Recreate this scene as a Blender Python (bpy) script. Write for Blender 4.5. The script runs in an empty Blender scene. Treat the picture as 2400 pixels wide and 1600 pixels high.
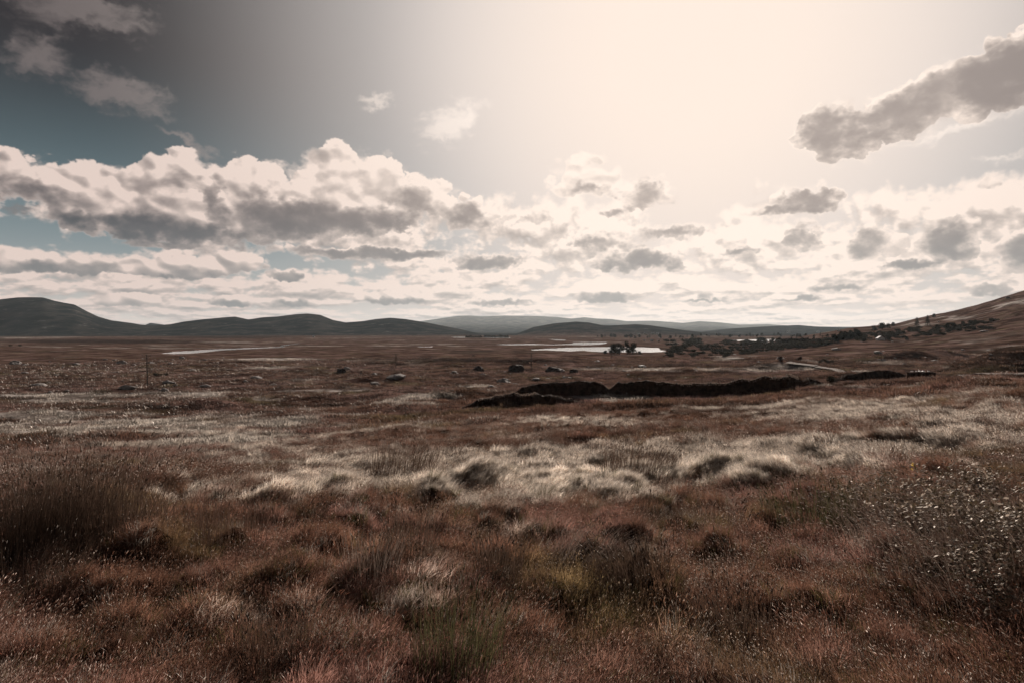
import bpy, math, random
import numpy as np
from mathutils import Vector, Matrix, Euler

C = bpy.context.scene.collection
S = bpy.context.scene
R = math.radians
F = 1600.0                      # focal length of the photograph in its own pixels
HZ = 775.0                      # its horizon row

# ------------------------------------------------------------------ camera
cam_d = bpy.data.cameras.new('camera')
cam_d.sensor_width = 36.0
cam_d.lens = 24.0
cam_d.shift_y = -25.0 / 2400.0
cam_d.clip_start = 0.05
cam_d.clip_end = 60000.0
cam = bpy.data.objects.new('camera', cam_d)
C.objects.link(cam)
cam.location = (0, 0, 0)
cam.rotation_euler = (R(90), 0, 0)
S.camera = cam

# ------------------------------------------------------------------ render
S.view_settings.view_transform = 'Standard'
S.view_settings.look = 'None'
S.view_settings.exposure = 0.12
S.view_settings.gamma = 1.0
S.view_settings.use_curve_mapping = False
S.render.engine = 'CYCLES'
cy = S.cycles
cy.max_bounces = 4
cy.diffuse_bounces = 2
cy.glossy_bounces = 2
cy.transmission_bounces = 2
cy.volume_bounces = 0
cy.transparent_max_bounces = 4
cy.caustics_reflective = False
cy.caustics_refractive = False
cy.use_denoising = True

# ------------------------------------------------------------------ sun
SUN_AZ, SUN_EL = 15.0, 22.0
sun_dir = Vector((math.sin(R(SUN_AZ)) * math.cos(R(SUN_EL)), math.cos(R(SUN_AZ)) * math.cos(R(SUN_EL)), math.sin(R(SUN_EL))))
sl = bpy.data.lights.new('sun', 'SUN')
sl.energy = 5.0
sl.angle = R(0.6)
sl.color = (1.0, 0.88, 0.78)
so = bpy.data.objects.new('sun', sl)
C.objects.link(so)
so.rotation_euler = (-sun_dir).to_track_quat('-Z', 'Y').to_euler()
so.location = (0, 0, 50)


# ------------------------------------------------------------------ node helpers
class NV:
    """a socket with arithmetic"""
    def __init__(s, k, sock): s.k = k; s.s = sock
    def __add__(a, b): return a.k.m('ADD', a, b)
    def __radd__(a, b): return a.k.m('ADD', b, a)
    def __sub__(a, b): return a.k.m('SUBTRACT', a, b)
    def __rsub__(a, b): return a.k.m('SUBTRACT', b, a)
    def __mul__(a, b): return a.k.m('MULTIPLY', a, b)
    def __rmul__(a, b): return a.k.m('MULTIPLY', b, a)
    def __truediv__(a, b): return a.k.m('DIVIDE', a, b)
    def __neg__(a): return a.k.m('MULTIPLY', a, -1.0)


class NK:
    def __init__(s, tree): s.t = tree
    def new(s, kind, **kw):
        n = s.t.nodes.new(kind)
        for a, b in kw.items(): setattr(n, a, b)
        return n
    def put(s, sock, v):
        if isinstance(v, NV): s.t.links.new(v.s, sock)
        elif isinstance(v, bpy.types.NodeSocket): s.t.links.new(v, sock)
        else: sock.default_value = v
    def m(s, op, a, b=None, c=None, clamp=False):
        n = s.new('ShaderNodeMath', operation=op, use_clamp=clamp)
        for i, v in enumerate((a, b, c)):
            if v is not None: s.put(n.inputs[i], v)
        return NV(s, n.outputs[0])
    def clamp(s, a): return s.m('ADD', a, 0.0, clamp=True)
    def mx(s, a, b): return s.m('MAXIMUM', a, b)
    def ss(s, v, lo, hi, a=0.0, b=1.0):
        n = s.new('ShaderNodeMapRange', interpolation_type='SMOOTHSTEP')
        s.put(n.inputs[0], v)
        for i, q in enumerate((lo, hi, a, b)): s.put(n.inputs[1 + i], q)
        return NV(s, n.outputs[0])
    def lin(s, v, lo, hi, a=0.0, b=1.0):
        n = s.new('ShaderNodeMapRange')
        s.put(n.inputs[0], v)
        for i, q in enumerate((lo, hi, a, b)): s.put(n.inputs[1 + i], q)
        return NV(s, n.outputs[0])
    def xyz(s, x, y, z=0.0):
        n = s.new('ShaderNodeCombineXYZ')
        for i, v in enumerate((x, y, z)): s.put(n.inputs[i], v)
        return NV(s, n.outputs[0])
    def sep(s, v):
        n = s.new('ShaderNodeSeparateXYZ'); s.put(n.inputs[0], v)
        return [NV(s, o) for o in n.outputs]
    def vm(s, op, a, b=None, scale=None):
        n = s.new('ShaderNodeVectorMath', operation=op)
        s.put(n.inputs[0], a)
        if b is not None: s.put(n.inputs[1], b)
        if scale is not None: s.put(n.inputs[3], scale)
        return NV(s, n.outputs['Value'] if op in ('DOT_PRODUCT', 'LENGTH', 'DISTANCE') else n.outputs[0])
    def noise(s, vec, scale, detail=4.0, rough=0.5, color=False, lac=2.0, dist=0.0):
        n = s.new('ShaderNodeTexNoise')
        s.put(n.inputs['Vector'], vec)
        n.inputs['Scale'].default_value = scale
        n.inputs['Detail'].default_value = detail
        n.inputs['Roughness'].default_value = rough
        n.inputs['Lacunarity'].default_value = lac
        n.inputs['Distortion'].default_value = dist
        return NV(s, n.outputs[1 if color else 0])
    def voro(s, vec, scale, detail=0.0, smooth=None, rand=1.0):
        n = s.new('ShaderNodeTexVoronoi')
        if smooth is not None:
            n.feature = 'SMOOTH_F1'; n.inputs['Smoothness'].default_value = smooth
        s.put(n.inputs['Vector'], vec)
        n.inputs['Scale'].default_value = scale
        n.inputs['Detail'].default_value = detail
        n.inputs['Randomness'].default_value = rand
        return NV(s, n.outputs['Distance'])
    def mix(s, f, a, b, mode='MIX'):
        n = s.new('ShaderNodeMix', data_type='RGBA', blend_type=mode)
        s.put(n.inputs[0], f)
        for i, v in ((6, a), (7, b)):
            if isinstance(v, (tuple, list)) and len(v) == 3: v = (*v, 1.0)
            s.put(n.inputs[i], v)
        return NV(s, n.outputs[2])


def srgb(r, g, b):
    f = lambda c: (c / 255 / 12.92) if c / 255 <= 0.04045 else ((c / 255 + 0.055) / 1.055) ** 2.4
    return (f(r), f(g), f(b))


def azel(px, py):
    """direction of a point of the sky, as compass degrees right of north and degrees above the horizon"""
    u, v = (px - 1200) / F, (HZ - py) / F
    return math.degrees(math.atan(u)), math.degrees(math.atan(v / math.sqrt(1 + u * u)))


# ------------------------------------------------------------------ noise
_rs = np.random.RandomState(11)
_perm = np.tile(_rs.permutation(256), 3).astype(np.int32)
_ga = _rs.rand(256) * 2 * np.pi
_gx = np.cos(_ga).astype(np.float32); _gy = np.sin(_ga).astype(np.float32)


def perlin(x, y):
    xi = np.floor(x); yi = np.floor(y)
    xf = (x - xi).astype(np.float32); yf = (y - yi).astype(np.float32)
    xi = xi.astype(np.int32) & 255; yi = yi.astype(np.int32) & 255
    u = xf * xf * xf * (xf * (xf * 6 - 15) + 10); v = yf * yf * yf * (yf * (yf * 6 - 15) + 10)
    pa = _perm[xi]; pb = _perm[xi + 1]
    def g(h, a, b): return _gx[h] * a + _gy[h] * b
    n00 = g(_perm[pa + yi], xf, yf); n10 = g(_perm[pb + yi], xf - 1, yf)
    n01 = g(_perm[pa + yi + 1], xf, yf - 1); n11 = g(_perm[pb + yi + 1], xf - 1, yf - 1)
    a = n00 + u * (n10 - n00); b = n01 + u * (n11 - n01)
    return (a + v * (b - a)) * 1.5


def fbm(x, y, octv, gain=0.5, seed=0.0, billow=False):
    s = 0.0; a = 1.0; t = 0.0
    for i in range(octv):
        n = perlin(x + seed + i * 17.3, y + seed * 1.7 - i * 9.1)
        s = s + a * (np.abs(n) * 2 - 0.45 if billow else n)
        t += a; a *= gain
        x, y = (x * 0.8 - y * 0.6) * 2.02, (x * 0.6 + y * 0.8) * 2.02
    return s / t


def sstep(a, b, x):
    t = np.clip((x - a) / (b - a), 0, 1)
    return t * t * (3 - 2 * t)


# ------------------------------------------------------------------ clouds: density in compass degrees and height
# x, y, half width, rise, drop, slope, thickness   (each cloud is a heap of puffs)
BIG = [
    (20, 405, 170, 60, 50, -0.15, .8), (250, 450, 170, 62, 60, 0, .8), (440, 465, 105, 100, 80, 0, 1.2), (570, 455, 105, 72, 90, 0, 1.0),
    (370, 530, 235, 72, 38, -0.04, 1.2), (640, 500, 120, 85, 70, 0, 1.1), (780, 420, 85, 80, 75, 0, 1.2), (880, 430, 75, 72, 80, 0, 1.0), (760, 510, 240, 80, 50, 0, 1.2),
    (990, 470, 90, 56, 60, 0, .8), (1095, 500, 70, 45, 50, 0, .9), (860, 592, 240, 14, 18, 0, .9),
    (1370, 430, 100, 75, 36, 0, .45), (1510, 455, 80, 50, 35, 0, .5), (1240, 515, 70, 40, 25, 0, .35), (1430, 495, 90, 18, 16, 0.12, .35),
    (1500, 612, 130, 36, 34, 0, .9), (1410, 572, 100, 30, 18, 0, .5), (1570, 548, 110, 26, 22, 0, .5), (1140, 612, 105, 20, 20, 0.05, .8),
    (1880, 475, 95, 50, 32, 0.05, .7), (1880, 560, 55, 42, 26, 0, .55), (1735, 586, 70, 14, 12, 0.05, .6), (1790, 495, 80, 22, 18, 0, .5),
    (2050, 575, 85, 48, 42, 0, .7), (2220, 570, 85, 55, 52, 0, 1.0), (2140, 618, 120, 16, 12, 0.04, .9), (2400, 590, 60, 50, 60, 0, .6),
    (2080, 265, 190, 50, 70, 0.40, 1.0), (2230, 215, 150, 70, 75, 0.4, 1.1), (2130, 270, 150, 66, 70, 0.35, 1.0), (2340, 200, 120, 80, 80, 0.2, 1.3), (1925, 315, 60, 60, 50, 0, 1.0), (2395, 155, 165, 80, 95, 0.1, 1.5), (1950, 300, 75, 62, 58, 0, .8),
    (2310, 427, 60, 28, 22, 0.15, .25), (2560, 200, 200, 60, 60, 0, 1.0), (-150, 420, 200, 60, 60, 0, 1), (2700, 560, 180, 60, 50, 0, 1),
    (2950, 380, 240, 80, 60, 0, 1), (3300, 520, 300, 100, 60, 0, 1), (-500, 350, 300, 100, 60, 0, 1), (-900, 500, 350, 120, 60, 0, 1),
]
LOW = [
    (90, 615, 75, 26, 26, 0, 1.1), (205, 622, 75, 26, 24, 0, 1), (330, 630, 80, 26, 18, 0, .7), (440, 632, 100, 30, 24, 0, .9), (560, 615, 70, 26, 26, 0, .7), (670, 645, 50, 16, 12, 0, .9),
    (10, 600, 40, 26, 50, 0, .7), (380, 575, 120, 10, 10, 0, .5),
    (920, 702, 100, 22, 13, 0, 1.2), (1180, 707, 110, 16, 12, 0, .9), (1420, 697, 80, 28, 14, 0, 1.2), (1650, 706, 60, 18, 6, 0, 1.2), (1960, 678, 75, 14, 9, 0.04, 1.2), (1880, 700, 65, 8, 6, 0, 1.2),
    (2320, 680, 70, 20, 16, 0, .9), (540, 708, 55, 18, 10, 0, 1.0), (680, 712, 50, 16, 8, 0, 1.1), (300, 705, 90, 22, 14, 0, .6), (2100, 712, 90, 10, 8, 0, .6),
]
WISP = [(290, 215, 150, 40, 48, -0.12, 1), (80, 140, 100, 65, 50, 0, 1), (180, 20, 190, 60, 60, 0, 1), (430, 322, 90, 18, 14, -0.35, .8),
        (1055, 290, 75, 55, 55, 0.3, 1.5), (888, 236, 34, 22, 20, 0.4, 1.5), (60, 500, 120, 18, 18, -0.1, .5), (2350, 370, 90, 18, 22, 0, .5), (2250, 300, 150, 22, 22, 0.2, .5)]

DARK = [
    (335, 545, 220, 34, 28, -.04, 1.25), (170, 540, 70, 20, 18, 0, .8), (490, 556, 150, 22, 20, 0, 1.1), (500, 455, 22, 40, 75, -.6, .55), (620, 495, 50, 42, 45, 0, .75),
    (700, 518, 120, 42, 42, 0, 1.1), (870, 525, 135, 36, 34, 0, 1.0), (965, 485, 55, 42, 42, 0, .7), (900, 592, 200, 10, 16, 0, .9), (1095, 515, 52, 30, 32, 0, .95),
    (1140, 612, 95, 15, 15, .05, .85), (1400, 450, 65, 16, 14, 0, .75), (1530, 450, 60, 32, 34, 0, .5), (1240, 520, 50, 20, 20, 0, .5), (1450, 492, 80, 11, 12, .15, .5),
    (1500, 622, 122, 26, 26, 0, 1.1), (1350, 580, 38, 18, 10, 0, .75), (1450, 572, 100, 16, 16, 0, .6), (1590, 550, 80, 20, 20, 0, .6), (1905, 478, 72, 42, 30, 0, .95), (1800, 503, 70, 11, 11, .1, .75),
    (1880, 565, 48, 34, 20, 0, .7), (1740, 590, 52, 8, 7, 0, .75), (2010, 562, 55, 32, 50, 0, .7), (2235, 568, 62, 50, 50, 0, 1.1), (2120, 622, 110, 8, 10, .05, 1), (2400, 590, 50, 40, 40, 0, .8),
    (2090, 270, 200, 50, 62, .38, .85), (2380, 160, 150, 75, 85, .1, 1.7), (1950, 310, 85, 62, 50, 0, .85), (60, 440, 110, 20, 25, -.15, .35), (400, 400, 40, 30, 60, 0, .2),
    (2700, 560, 180, 40, 50, 0, 1), (-150, 440, 200, 40, 60, 0, .8), (2950, 400, 240, 50, 60, 0, 1), (3300, 550, 300, 60, 60, 0, 1), (-500, 380, 300, 60, 60, 0, 1), (-900, 540, 350, 60, 60, 0, 1),
    (80, 637, 70, 16, 14, 0, .85), (215, 632, 60, 18, 14, 0, .6), (380, 652, 42, 7, 8, 0, .8), (470, 645, 60, 10, 10, 0, .4), (680, 647, 40, 10, 9, 0, .7), (920, 712, 88, 9, 9, 0, .8), (1180, 715, 100, 7, 7, 0, .7),
    (1430, 705, 70, 14, 9, 0, .85), (1650, 710, 58, 5, 4, 0, .9), (1650, 695, 20, 18, 8, 0, .6), (1960, 680, 75, 9, 7, 0, .9), (1880, 702, 60, 5, 5, 0, .9), (2320, 685, 60, 14, 12, 0, .7), (540, 712, 40, 11, 8, 0, .75), (690, 714, 34, 10, 7, 0, .8),
]

NX, NY = 3072, 860
EL0, EL1 = -1.0, 42.0


def cloud_map():
    """alpha, shade, thin cloud, light of the rows: over 180 degrees, mirrored behind the camera"""
    a = (-90 + (np.arange(NX) + 0.5) * 180 / NX).astype(np.float32)
    e = (EL0 + (np.arange(NY) + 0.5) * (EL1 - EL0) / NY).astype(np.float32)
    A, E = np.meshgrid(a, e)
    rnd = random.Random(5)

    def span(c, h): return c

    def heap(X, Y, blobs, ks, thick=True):
        acc = np.zeros_like(X)
        for px, py, rx, rt, rb, sl_, th in blobs:
            ca, ce = azel(px, py)
            hx = (azel(px + rx, py)[0] - azel(px - rx, py)[0]) / 2
            ht = azel(px, py - rt)[1] - ce; hb = ce - azel(px, py + rb)[1]
            i0 = np.searchsorted(a, ca - hx * 2.2 - 2); i1 = np.searchsorted(a, ca + hx * 2.2 + 2)
            j0 = np.searchsorted(e, ce - hb * 3 - 2 - abs(sl_) * hx); j1 = np.searchsorted(e, ce + ht * 3 + 2 + abs(sl_) * hx)
            if i1 <= i0 or j1 <= j0: continue
            x = (X[j0:j1, i0:i1] - ca) / hx
            y = Y[j0:j1, i0:i1] - ce - sl_ * x * hx
            y = np.where(y > 0, y / ht, -y / hb)
            d = 1 - np.sqrt(x * x + y * y)
            if thick:
                acc[j0:j1, i0:i1] += np.exp(ks * np.clip(d, -1.5, 2)) * th ** 1.5
            else:
                np.maximum(acc[j0:j1, i0:i1], sstep(-0.5, 0.6, d) * th * 1.12, out=acc[j0:j1, i0:i1])
        return np.log(acc + np.exp(-ks * 1.0)) / ks if thick else acc

    def puffs(X, Y, blobs, n, rlo, rhi):
        H = np.zeros_like(X)
        for px, py, rx, rt, rb, sl_, th in blobs:
            ca, ce = azel(px, py)
            hx = (azel(px + rx, py)[0] - azel(px - rx, py)[0]) / 2
            ht = azel(px, py - rt)[1] - ce; hb = ce - azel(px, py + rb)[1]
            hh = (ht + hb) / 2
            for q in range(int(n * max(1, hx / hh / 1.6))):
                t = rnd.uniform(0, 6.283); rr = math.sqrt(rnd.random()) * 0.97
                cx = math.cos(t) * rr; cyy = math.sin(t) * rr
                if cyy < -0.6: cyy = -0.6 * rnd.random()
                r = hh * rnd.uniform(rlo, rhi) * (1.15 - 0.5 * rr)
                mx_ = ca + cx * hx; my = ce + sl_ * cx * hx + (cyy * ht if cyy > 0 else cyy * hb)
                top = hh * 0.9 * math.sqrt(max(0, 1 - rr * rr)) * min(th, 1.1)
                i0 = np.searchsorted(a, mx_ - r * 1.3 - 1.2); i1 = np.searchsorted(a, mx_ + r * 1.3 + 1.2)
                j0 = np.searchsorted(e, my - r - 1.2); j1 = np.searchsorted(e, my + r + 1.2)
                if i1 <= i0 or j1 <= j0: continue
                dx = (X[j0:j1, i0:i1] - mx_) / (r * 1.2); dy = (Y[j0:j1, i0:i1] - my) / r
                d2 = dx * dx + dy * dy
                hgt = np.where(d2 < 1, r * np.sqrt(np.maximum(1 - d2, 0)) + top * np.clip((1 - d2) * 6, 0, 1), 0)
                np.maximum(H[j0:j1, i0:i1], hgt, out=H[j0:j1, i0:i1])
        return H

    def blur(H, n):
        for _ in range(n):
            H = (H + np.roll(H, 1, 0) + np.roll(H, -1, 0)) / 3
            H = (H + np.roll(H, 1, 1) + np.roll(H, -1, 1)) / 3
        return H

    tx = SUN_AZ - A; ty = SUN_EL - E
    l = np.sqrt(tx * tx + ty * ty) + 6
    tx = tx / l * 0.7; ty = ty / l * 0.35 + 0.75
    da = 180 / NX; de = (EL1 - EL0) / NY

    def lit(H, back):
        gy_, gx_ = np.gradient(H)
        gx_ = gx_ / da; gy_ = gy_ / de
        return (-gx_ * tx - gy_ * ty + back) / np.sqrt(1 + gx_ * gx_ + gy_ * gy_)

    out = np.zeros((NY, NX, 4), np.float32)
    wx = fbm(A * 0.30, E * 0.4, 2, seed=3); wy = fbm(A * 0.30, E * 0.4, 2, seed=9)
    wx2 = fbm(A * 1.1, E * 1.4, 5, 0.6, seed=23); wy2 = fbm(A * 1.1, E * 1.4, 5, 0.6, seed=29)
    fine = fbm(A * 2.4, E * 3.0, 4, 0.6, seed=33)
    bil = fbm(A * 0.42 + wx2 * 0.2, E * 0.6 + wy2 * 0.2, 6, 0.55, seed=41, billow=True)
    n = fbm(A * 0.5, E * 0.8, 6, 0.58, seed=55)
    torn = fbm(A * 0.9 + wx2 * 0.5, E * 1.6 + wy2 * 0.5, 6, 0.65, seed=77)
    nlo = fbm(A * 0.45 + wx2 * 0.15, E * 0.65 + wy2 * 0.15, 3, 0.42, seed=43, billow=True)
    far = 1 - 0.62 * sstep(42, 14, np.sqrt((A - SUN_AZ) ** 2 + (E - SUN_EL) ** 2))

    def layer(blobs, w1, w2, num, rlo, rhi, edge, nz):
        X = A + wx * w1 + wx2 * w2; Y = E + wy * w1 * 0.7 + wy2 * w2 * 0.8
        D = heap(X, Y, blobs, 6.0)
        D1 = D * 1.3 + bil * 0.30 * nz + n * 0.62 * nz + torn * 0.30 + 0.10
        H = puffs(X, Y, blobs, num, rlo, rhi)
        soft = 1 + 3.2 * (1 - far) ** 0.8 + 0.8 * sstep(-0.1, 0.4, wx) + 3.5 * sstep(20, 28, A) * sstep(11, 16, E)
        cover = np.maximum(sstep(0.0, edge * soft, D1), sstep(0.0, 0.8 * edge * soft, H * sstep(-0.35, 0.35, D1)))
        Hs = blur(H, 2)
        L = lit(blur(H + nlo * 0.6 + n * 0.25, 8), 0.25) * 0.38 + lit(blur(H + nlo, 34), 0.2) * 0.72
        return cover, L, D1, H

    dk = heap(A + wx * 0.8 + wx2 * 0.8, E + wy * 0.5 + wy2 * 0.6, DARK, 6.0, thick=False)
    dk = np.clip(dk * (1.12 + n * 0.38 + bil * 0.30), 0, 2.0)
    al, L, D1, H = layer(BIG, 0.6, 0.42, 26, 0.22, 0.55, 0.30, 1.0)
    rim = sstep(-0.1, 1.1, D1 + n * 0.3)
    sh = (dk * 1.0 + 0.10) * (rim * (1 - 0.25 * far) + 0.25 * far) + (0.42 - L) * 0.42 * far * (1 - 0.35 * np.clip(dk, 0, 1)) + fine * 0.08 + n * 0.30 * far + torn * 0.10
    # thin where the cloud is thin
    al *= 1 - 0.0 * A
    # ---- wisps
    Dw = heap(A + wx * 1.2 + wx2 * 1.0, E + wy * 0.8 + wy2 * 0.8, WISP, 5.0)
    nw = fbm((A + E * 0.8) * 0.3 + wx, (E - A * 0.15) * 1.1 + wy2 * 0.5, 7, 0.62, seed=80)
    out[..., 2] = sstep(-0.25, 0.9, Dw * 1.1 + nw * 0.9) ** 1.3
    # ---- low clouds and the rows that run right round the horizon
    al2, L2, D2, H2 = layer(LOW, 0.3, 0.26, 26, 0.25, 0.6, 0.35, 0.9)
    el = np.maximum(E, 0.3)
    lo = np.log(el + 0.6)
    rx = A * (0.16 + 1.3 / (el + 3.2)); rx = A * 0.34
    lo = lo * 0.8
    br = fbm(rx, lo * 3.4, 7, 0.56, seed=101, billow=True)
    nr = fbm(A * 0.13, lo * 2.6, 6, 0.58, seed=131)
    br2 = fbm(rx + 0.06, lo * 3.4 + 0.22, 7, 0.56, seed=101, billow=True)
    nr2 = fbm(A * 0.13 + 0.02, lo * 2.6 + 0.22, 6, 0.58, seed=131)
    base = 0.34 * sstep(13, 7, E) - 0.75 * sstep(9, 14, E)
    base = base - 0.5 * sstep(-27, -35, A) * sstep(4.5, 6.5, E)
    Dr = base + br * 0.5 + nr * 1.2
    Dr2 = base + br2 * 0.5 + nr2 * 1.2
    alr = sstep(0.0, 0.35, Dr)
    shr = 0.12 - 0.22 * (1 - far) + (Dr2 - Dr) * 0.9 + np.clip(Dr2, 0, 1) * 0.30 - 0.10
    sh2 = dk * 0.9 + 0.05 + (0.42 - L2) * 0.55 * far * (1 - 0.45 * np.clip(dk, 0, 1)) + fine * 0.08
    shl = sh2 * al2 + shr * (1 - al2)
    cov = 1 - (1 - al2) * (1 - alr)
    out[..., 0] = 1 - (1 - al) * (1 - cov)
    out[..., 1] = np.clip(sh * al + shl * (1 - al), -0.3, 2.2)
    out[..., 3] = 1
    return out


def sky_world():
    M = cloud_map()
    img = bpy.data.images.new('cloud_cover', NX, NY, alpha=True, float_buffer=True)
    img.colorspace_settings.name = 'Non-Color'
    img.pixels.foreach_set(M.ravel())
    img.pack()
    world = bpy.data.worlds.new('World')
    S.world = world
    world.use_nodes = True
    wt = world.node_tree
    wt.nodes.clear()
    k = NK(wt)
    c10 = lambda r, g, b, f=10.0: tuple(c * f for c in srgb(r, g, b))
    tc = k.new('ShaderNodeTexCoord')
    dirv = NV(k, tc.outputs['Generated'])
    dx, dy, dz = k.sep(dirv)
    az = k.m('ARCTAN2', dx, dy) * 57.29578
    el = k.m('ARCSINE', dz) * 57.29578
    cs = k.vm('DOT_PRODUCT', dirv, tuple(sun_dir))
    ang = k.m('ARCCOSINE', k.m('MINIMUM', k.mx(cs, -1.0), 1.0)) * 57.29578
    sky = k.new('ShaderNodeTexSky', sky_type='NISHITA')
    sky.sun_disc = False
    sky.sun_elevation = R(SUN_EL)
    sky.sun_rotation = R(SUN_AZ)
    sky.dust_density = 2.0
    nish = NV(k, sky.outputs[0])
    lum = k.vm('DOT_PRODUCT', nish, (0.3, 0.5, 0.2))
    air = k.vm('SCALE', k.mix(0.7, nish, k.xyz(lum, lum, lum)), scale=0.5)
    col = k.mix(k.ss(el, 2.0, 21.0), c10(78, 116, 128), c10(36, 33, 37))
    col = k.mix(0.04, col, air)
    col = k.mix(k.m('POWER', k.ss(ang, 47.0, 12.0), 1.3), col, c10(212, 203, 198))
    col = k.mix(k.ss(ang, 26.0, 5.0), col, c10(253, 235, 221, 9.5))
    col = k.mix(k.m('EXPONENT', k.mx(el, 0.0) * (-1 / 4.0)) * 0.85, col, c10(246, 226, 212, 9.6))
    near = k.ss(ang, 46.0, 12.0)
    bright = k.mix(near, c10(222, 202, 192, 9.8), c10(254, 236, 222, 10.0))
    dark = k.mix(k.ss(ang, 52.0, 12.0), c10(25, 33, 47), c10(156, 144, 138))
    dark = k.mix(k.ss(el, 11.0, 3.0) * 0.5, dark, c10(150, 153, 152))
    uv = k.xyz(k.m('MULTIPLY_ADD', az, 1 / 180, 0.5), k.m('MULTIPLY_ADD', k.m('MINIMUM', k.mx(el, -0.9), 41.8), 1 / (EL1 - EL0), -EL0 / (EL1 - EL0)))
    ti = k.new('ShaderNodeTexImage', interpolation='Cubic', extension='MIRROR')
    ti.image = img
    k.put(ti.inputs[0], uv)
    cr, cg, cb = k.sep(ti.outputs[0])
    col = k.mix(cb * 0.7, col, k.mix(near, c10(122, 112, 110), c10(255, 240, 228, 10.6)))
    col = k.mix(cr, col, k.mix((1.0 - k.m('EXPONENT', k.mx(cg - 0.03, 0.0) * -1.9)), bright, dark))
    col = k.mix(k.ss(el, -0.2, -3.0), col, c10(120, 105, 98))
    bg = k.new('ShaderNodeBackground')
    k.put(bg.inputs[0], col)
    bg.inputs[1].default_value = 0.1
    wo = k.new('ShaderNodeOutputWorld')
    wt.links.new(bg.outputs[0], wo.inputs[0])
    world.cycles.sampling_method = 'MANUAL'
    world.cycles.sample_map_resolution = 512


sky_world()

# ------------------------------------------------------------------ properties
def tag(o, label=None, cat=None, group=None, kind=None):
    if label: o['label'] = label
    if cat: o['category'] = cat
    if group: o['group'] = group
    if kind: o['kind'] = kind
    return o


def mesh_np(name, V, Fq, mat=None, smooth=False):
    """mesh from arrays; Fq is a list of (n, k) index arrays"""
    me = bpy.data.meshes.new(name)
    V = np.asarray(V, np.float32)
    if isinstance(Fq, np.ndarray): Fq = [Fq]
    loops = np.concatenate([f.ravel() for f in Fq]).astype(np.int32)
    tot = np.concatenate([np.full(len(f), f.shape[1], np.int32) for f in Fq])
    start = np.concatenate([[0], np.cumsum(tot)[:-1]]).astype(np.int32)
    me.vertices.add(len(V)); me.vertices.foreach_set('co', V.ravel())
    me.loops.add(len(loops)); me.loops.foreach_set('vertex_index', loops)
    me.polygons.add(len(tot)); me.polygons.foreach_set('loop_start', start); me.polygons.foreach_set('loop_total', tot)
    if smooth: me.polygons.foreach_set('use_smooth', np.ones(len(tot), bool))
    me.update(calc_edges=True)
    if mat: me.materials.append(mat)
    return me


def link(name, me, parent=None, loc=None, rz=0.0, scale=None):
    o = bpy.data.objects.new(name, me)
    C.objects.link(o)
    if parent: o.parent = parent
    if loc is not None: o.location = loc
    if rz: o.rotation_euler = (0, 0, rz)
    if scale is not None: o.scale = scale if hasattr(scale, '__len__') else (scale,) * 3
    return o


# ------------------------------------------------------------------ terrain
TU = (np.array([-700, 0, 400, 800, 1200, 1600, 2000, 2400, 3100]) - 1200) / F
TY = np.log(np.array([3.0, 7.5, 15.5, 26.0, 42.0, 66.0, 100, 190, 300, 500, 900]))
_K = np.array([1.5, 1.5, 15.5 / 11, 1.3, 1.2, 1.1, 1, 1, 1, 1, 1])[:, None]
TZ = np.array([
    [-1.62] * 9,
    [-1.88, -1.88, -1.88, -1.82, -1.8, -1.78, -1.74, -1.66, -1.55],
    [-2.55, -2.55, -2.55, -2.45, -2.4, -2.3, -2.15, -1.95, -1.7],
    [-4.2, -4.1, -3.95, -3.6, -3.4, -3.15, -2.85, -2.5, -2.1],
    [-6.9, -6.7, -6.4, -5.9, -5.2, -4.6, -4.0, -3.4, -2.8],
    [-10.0, -9.8, -9.5, -8.9, -7.9, -6.9, -6.0, -5.2, -4.4],
    [-12.8, -12.8, -12.6, -12.1, -11.0, -10.0, -9.0, -7.6, -6.2],
    [-15.6, -15.6, -15.6, -15.4, -14.6, -13.8, -12.6, -10.8, -9],
    [-16.4, -16.4, -16.4, -16.3, -16.0, -15.4, -14.2, -12.5, -11],
    [-16.8, -16.8, -16.8, -16.8, -16.8, -16.7, -16.0, -15.0, -14],
    [-16.9] * 9]) * _K


def _cr(P, axis_vals, fine):
    """monotone cubic resampling of rows of P"""
    x = axis_vals; d = np.diff(P, axis=0) / np.diff(x)[:, None]
    m = np.zeros_like(P); m[1:-1] = (d[:-1] + d[1:]) / 2; m[0] = d[0]; m[-1] = d[-1]
    i = np.clip(np.searchsorted(x, fine) - 1, 0, len(x) - 2)
    h = (x[i + 1] - x[i])[:, None]; t = ((fine - x[i])[:, None] / h)
    t = np.clip(t, 0, 1)
    return ((2 * t**3 - 3 * t**2 + 1) * P[i] + (t**3 - 2 * t**2 + t) * h * m[i] + (-2 * t**3 + 3 * t**2) * P[i + 1] + (t**3 - t**2) * h * m[i + 1])


_fy = np.linspace(TY[0], TY[-1], 160); _fu = np.linspace(TU[0], TU[-1], 120)
_T = _cr(_cr(TZ, TY, _fy).T, TU, _fu).T

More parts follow.
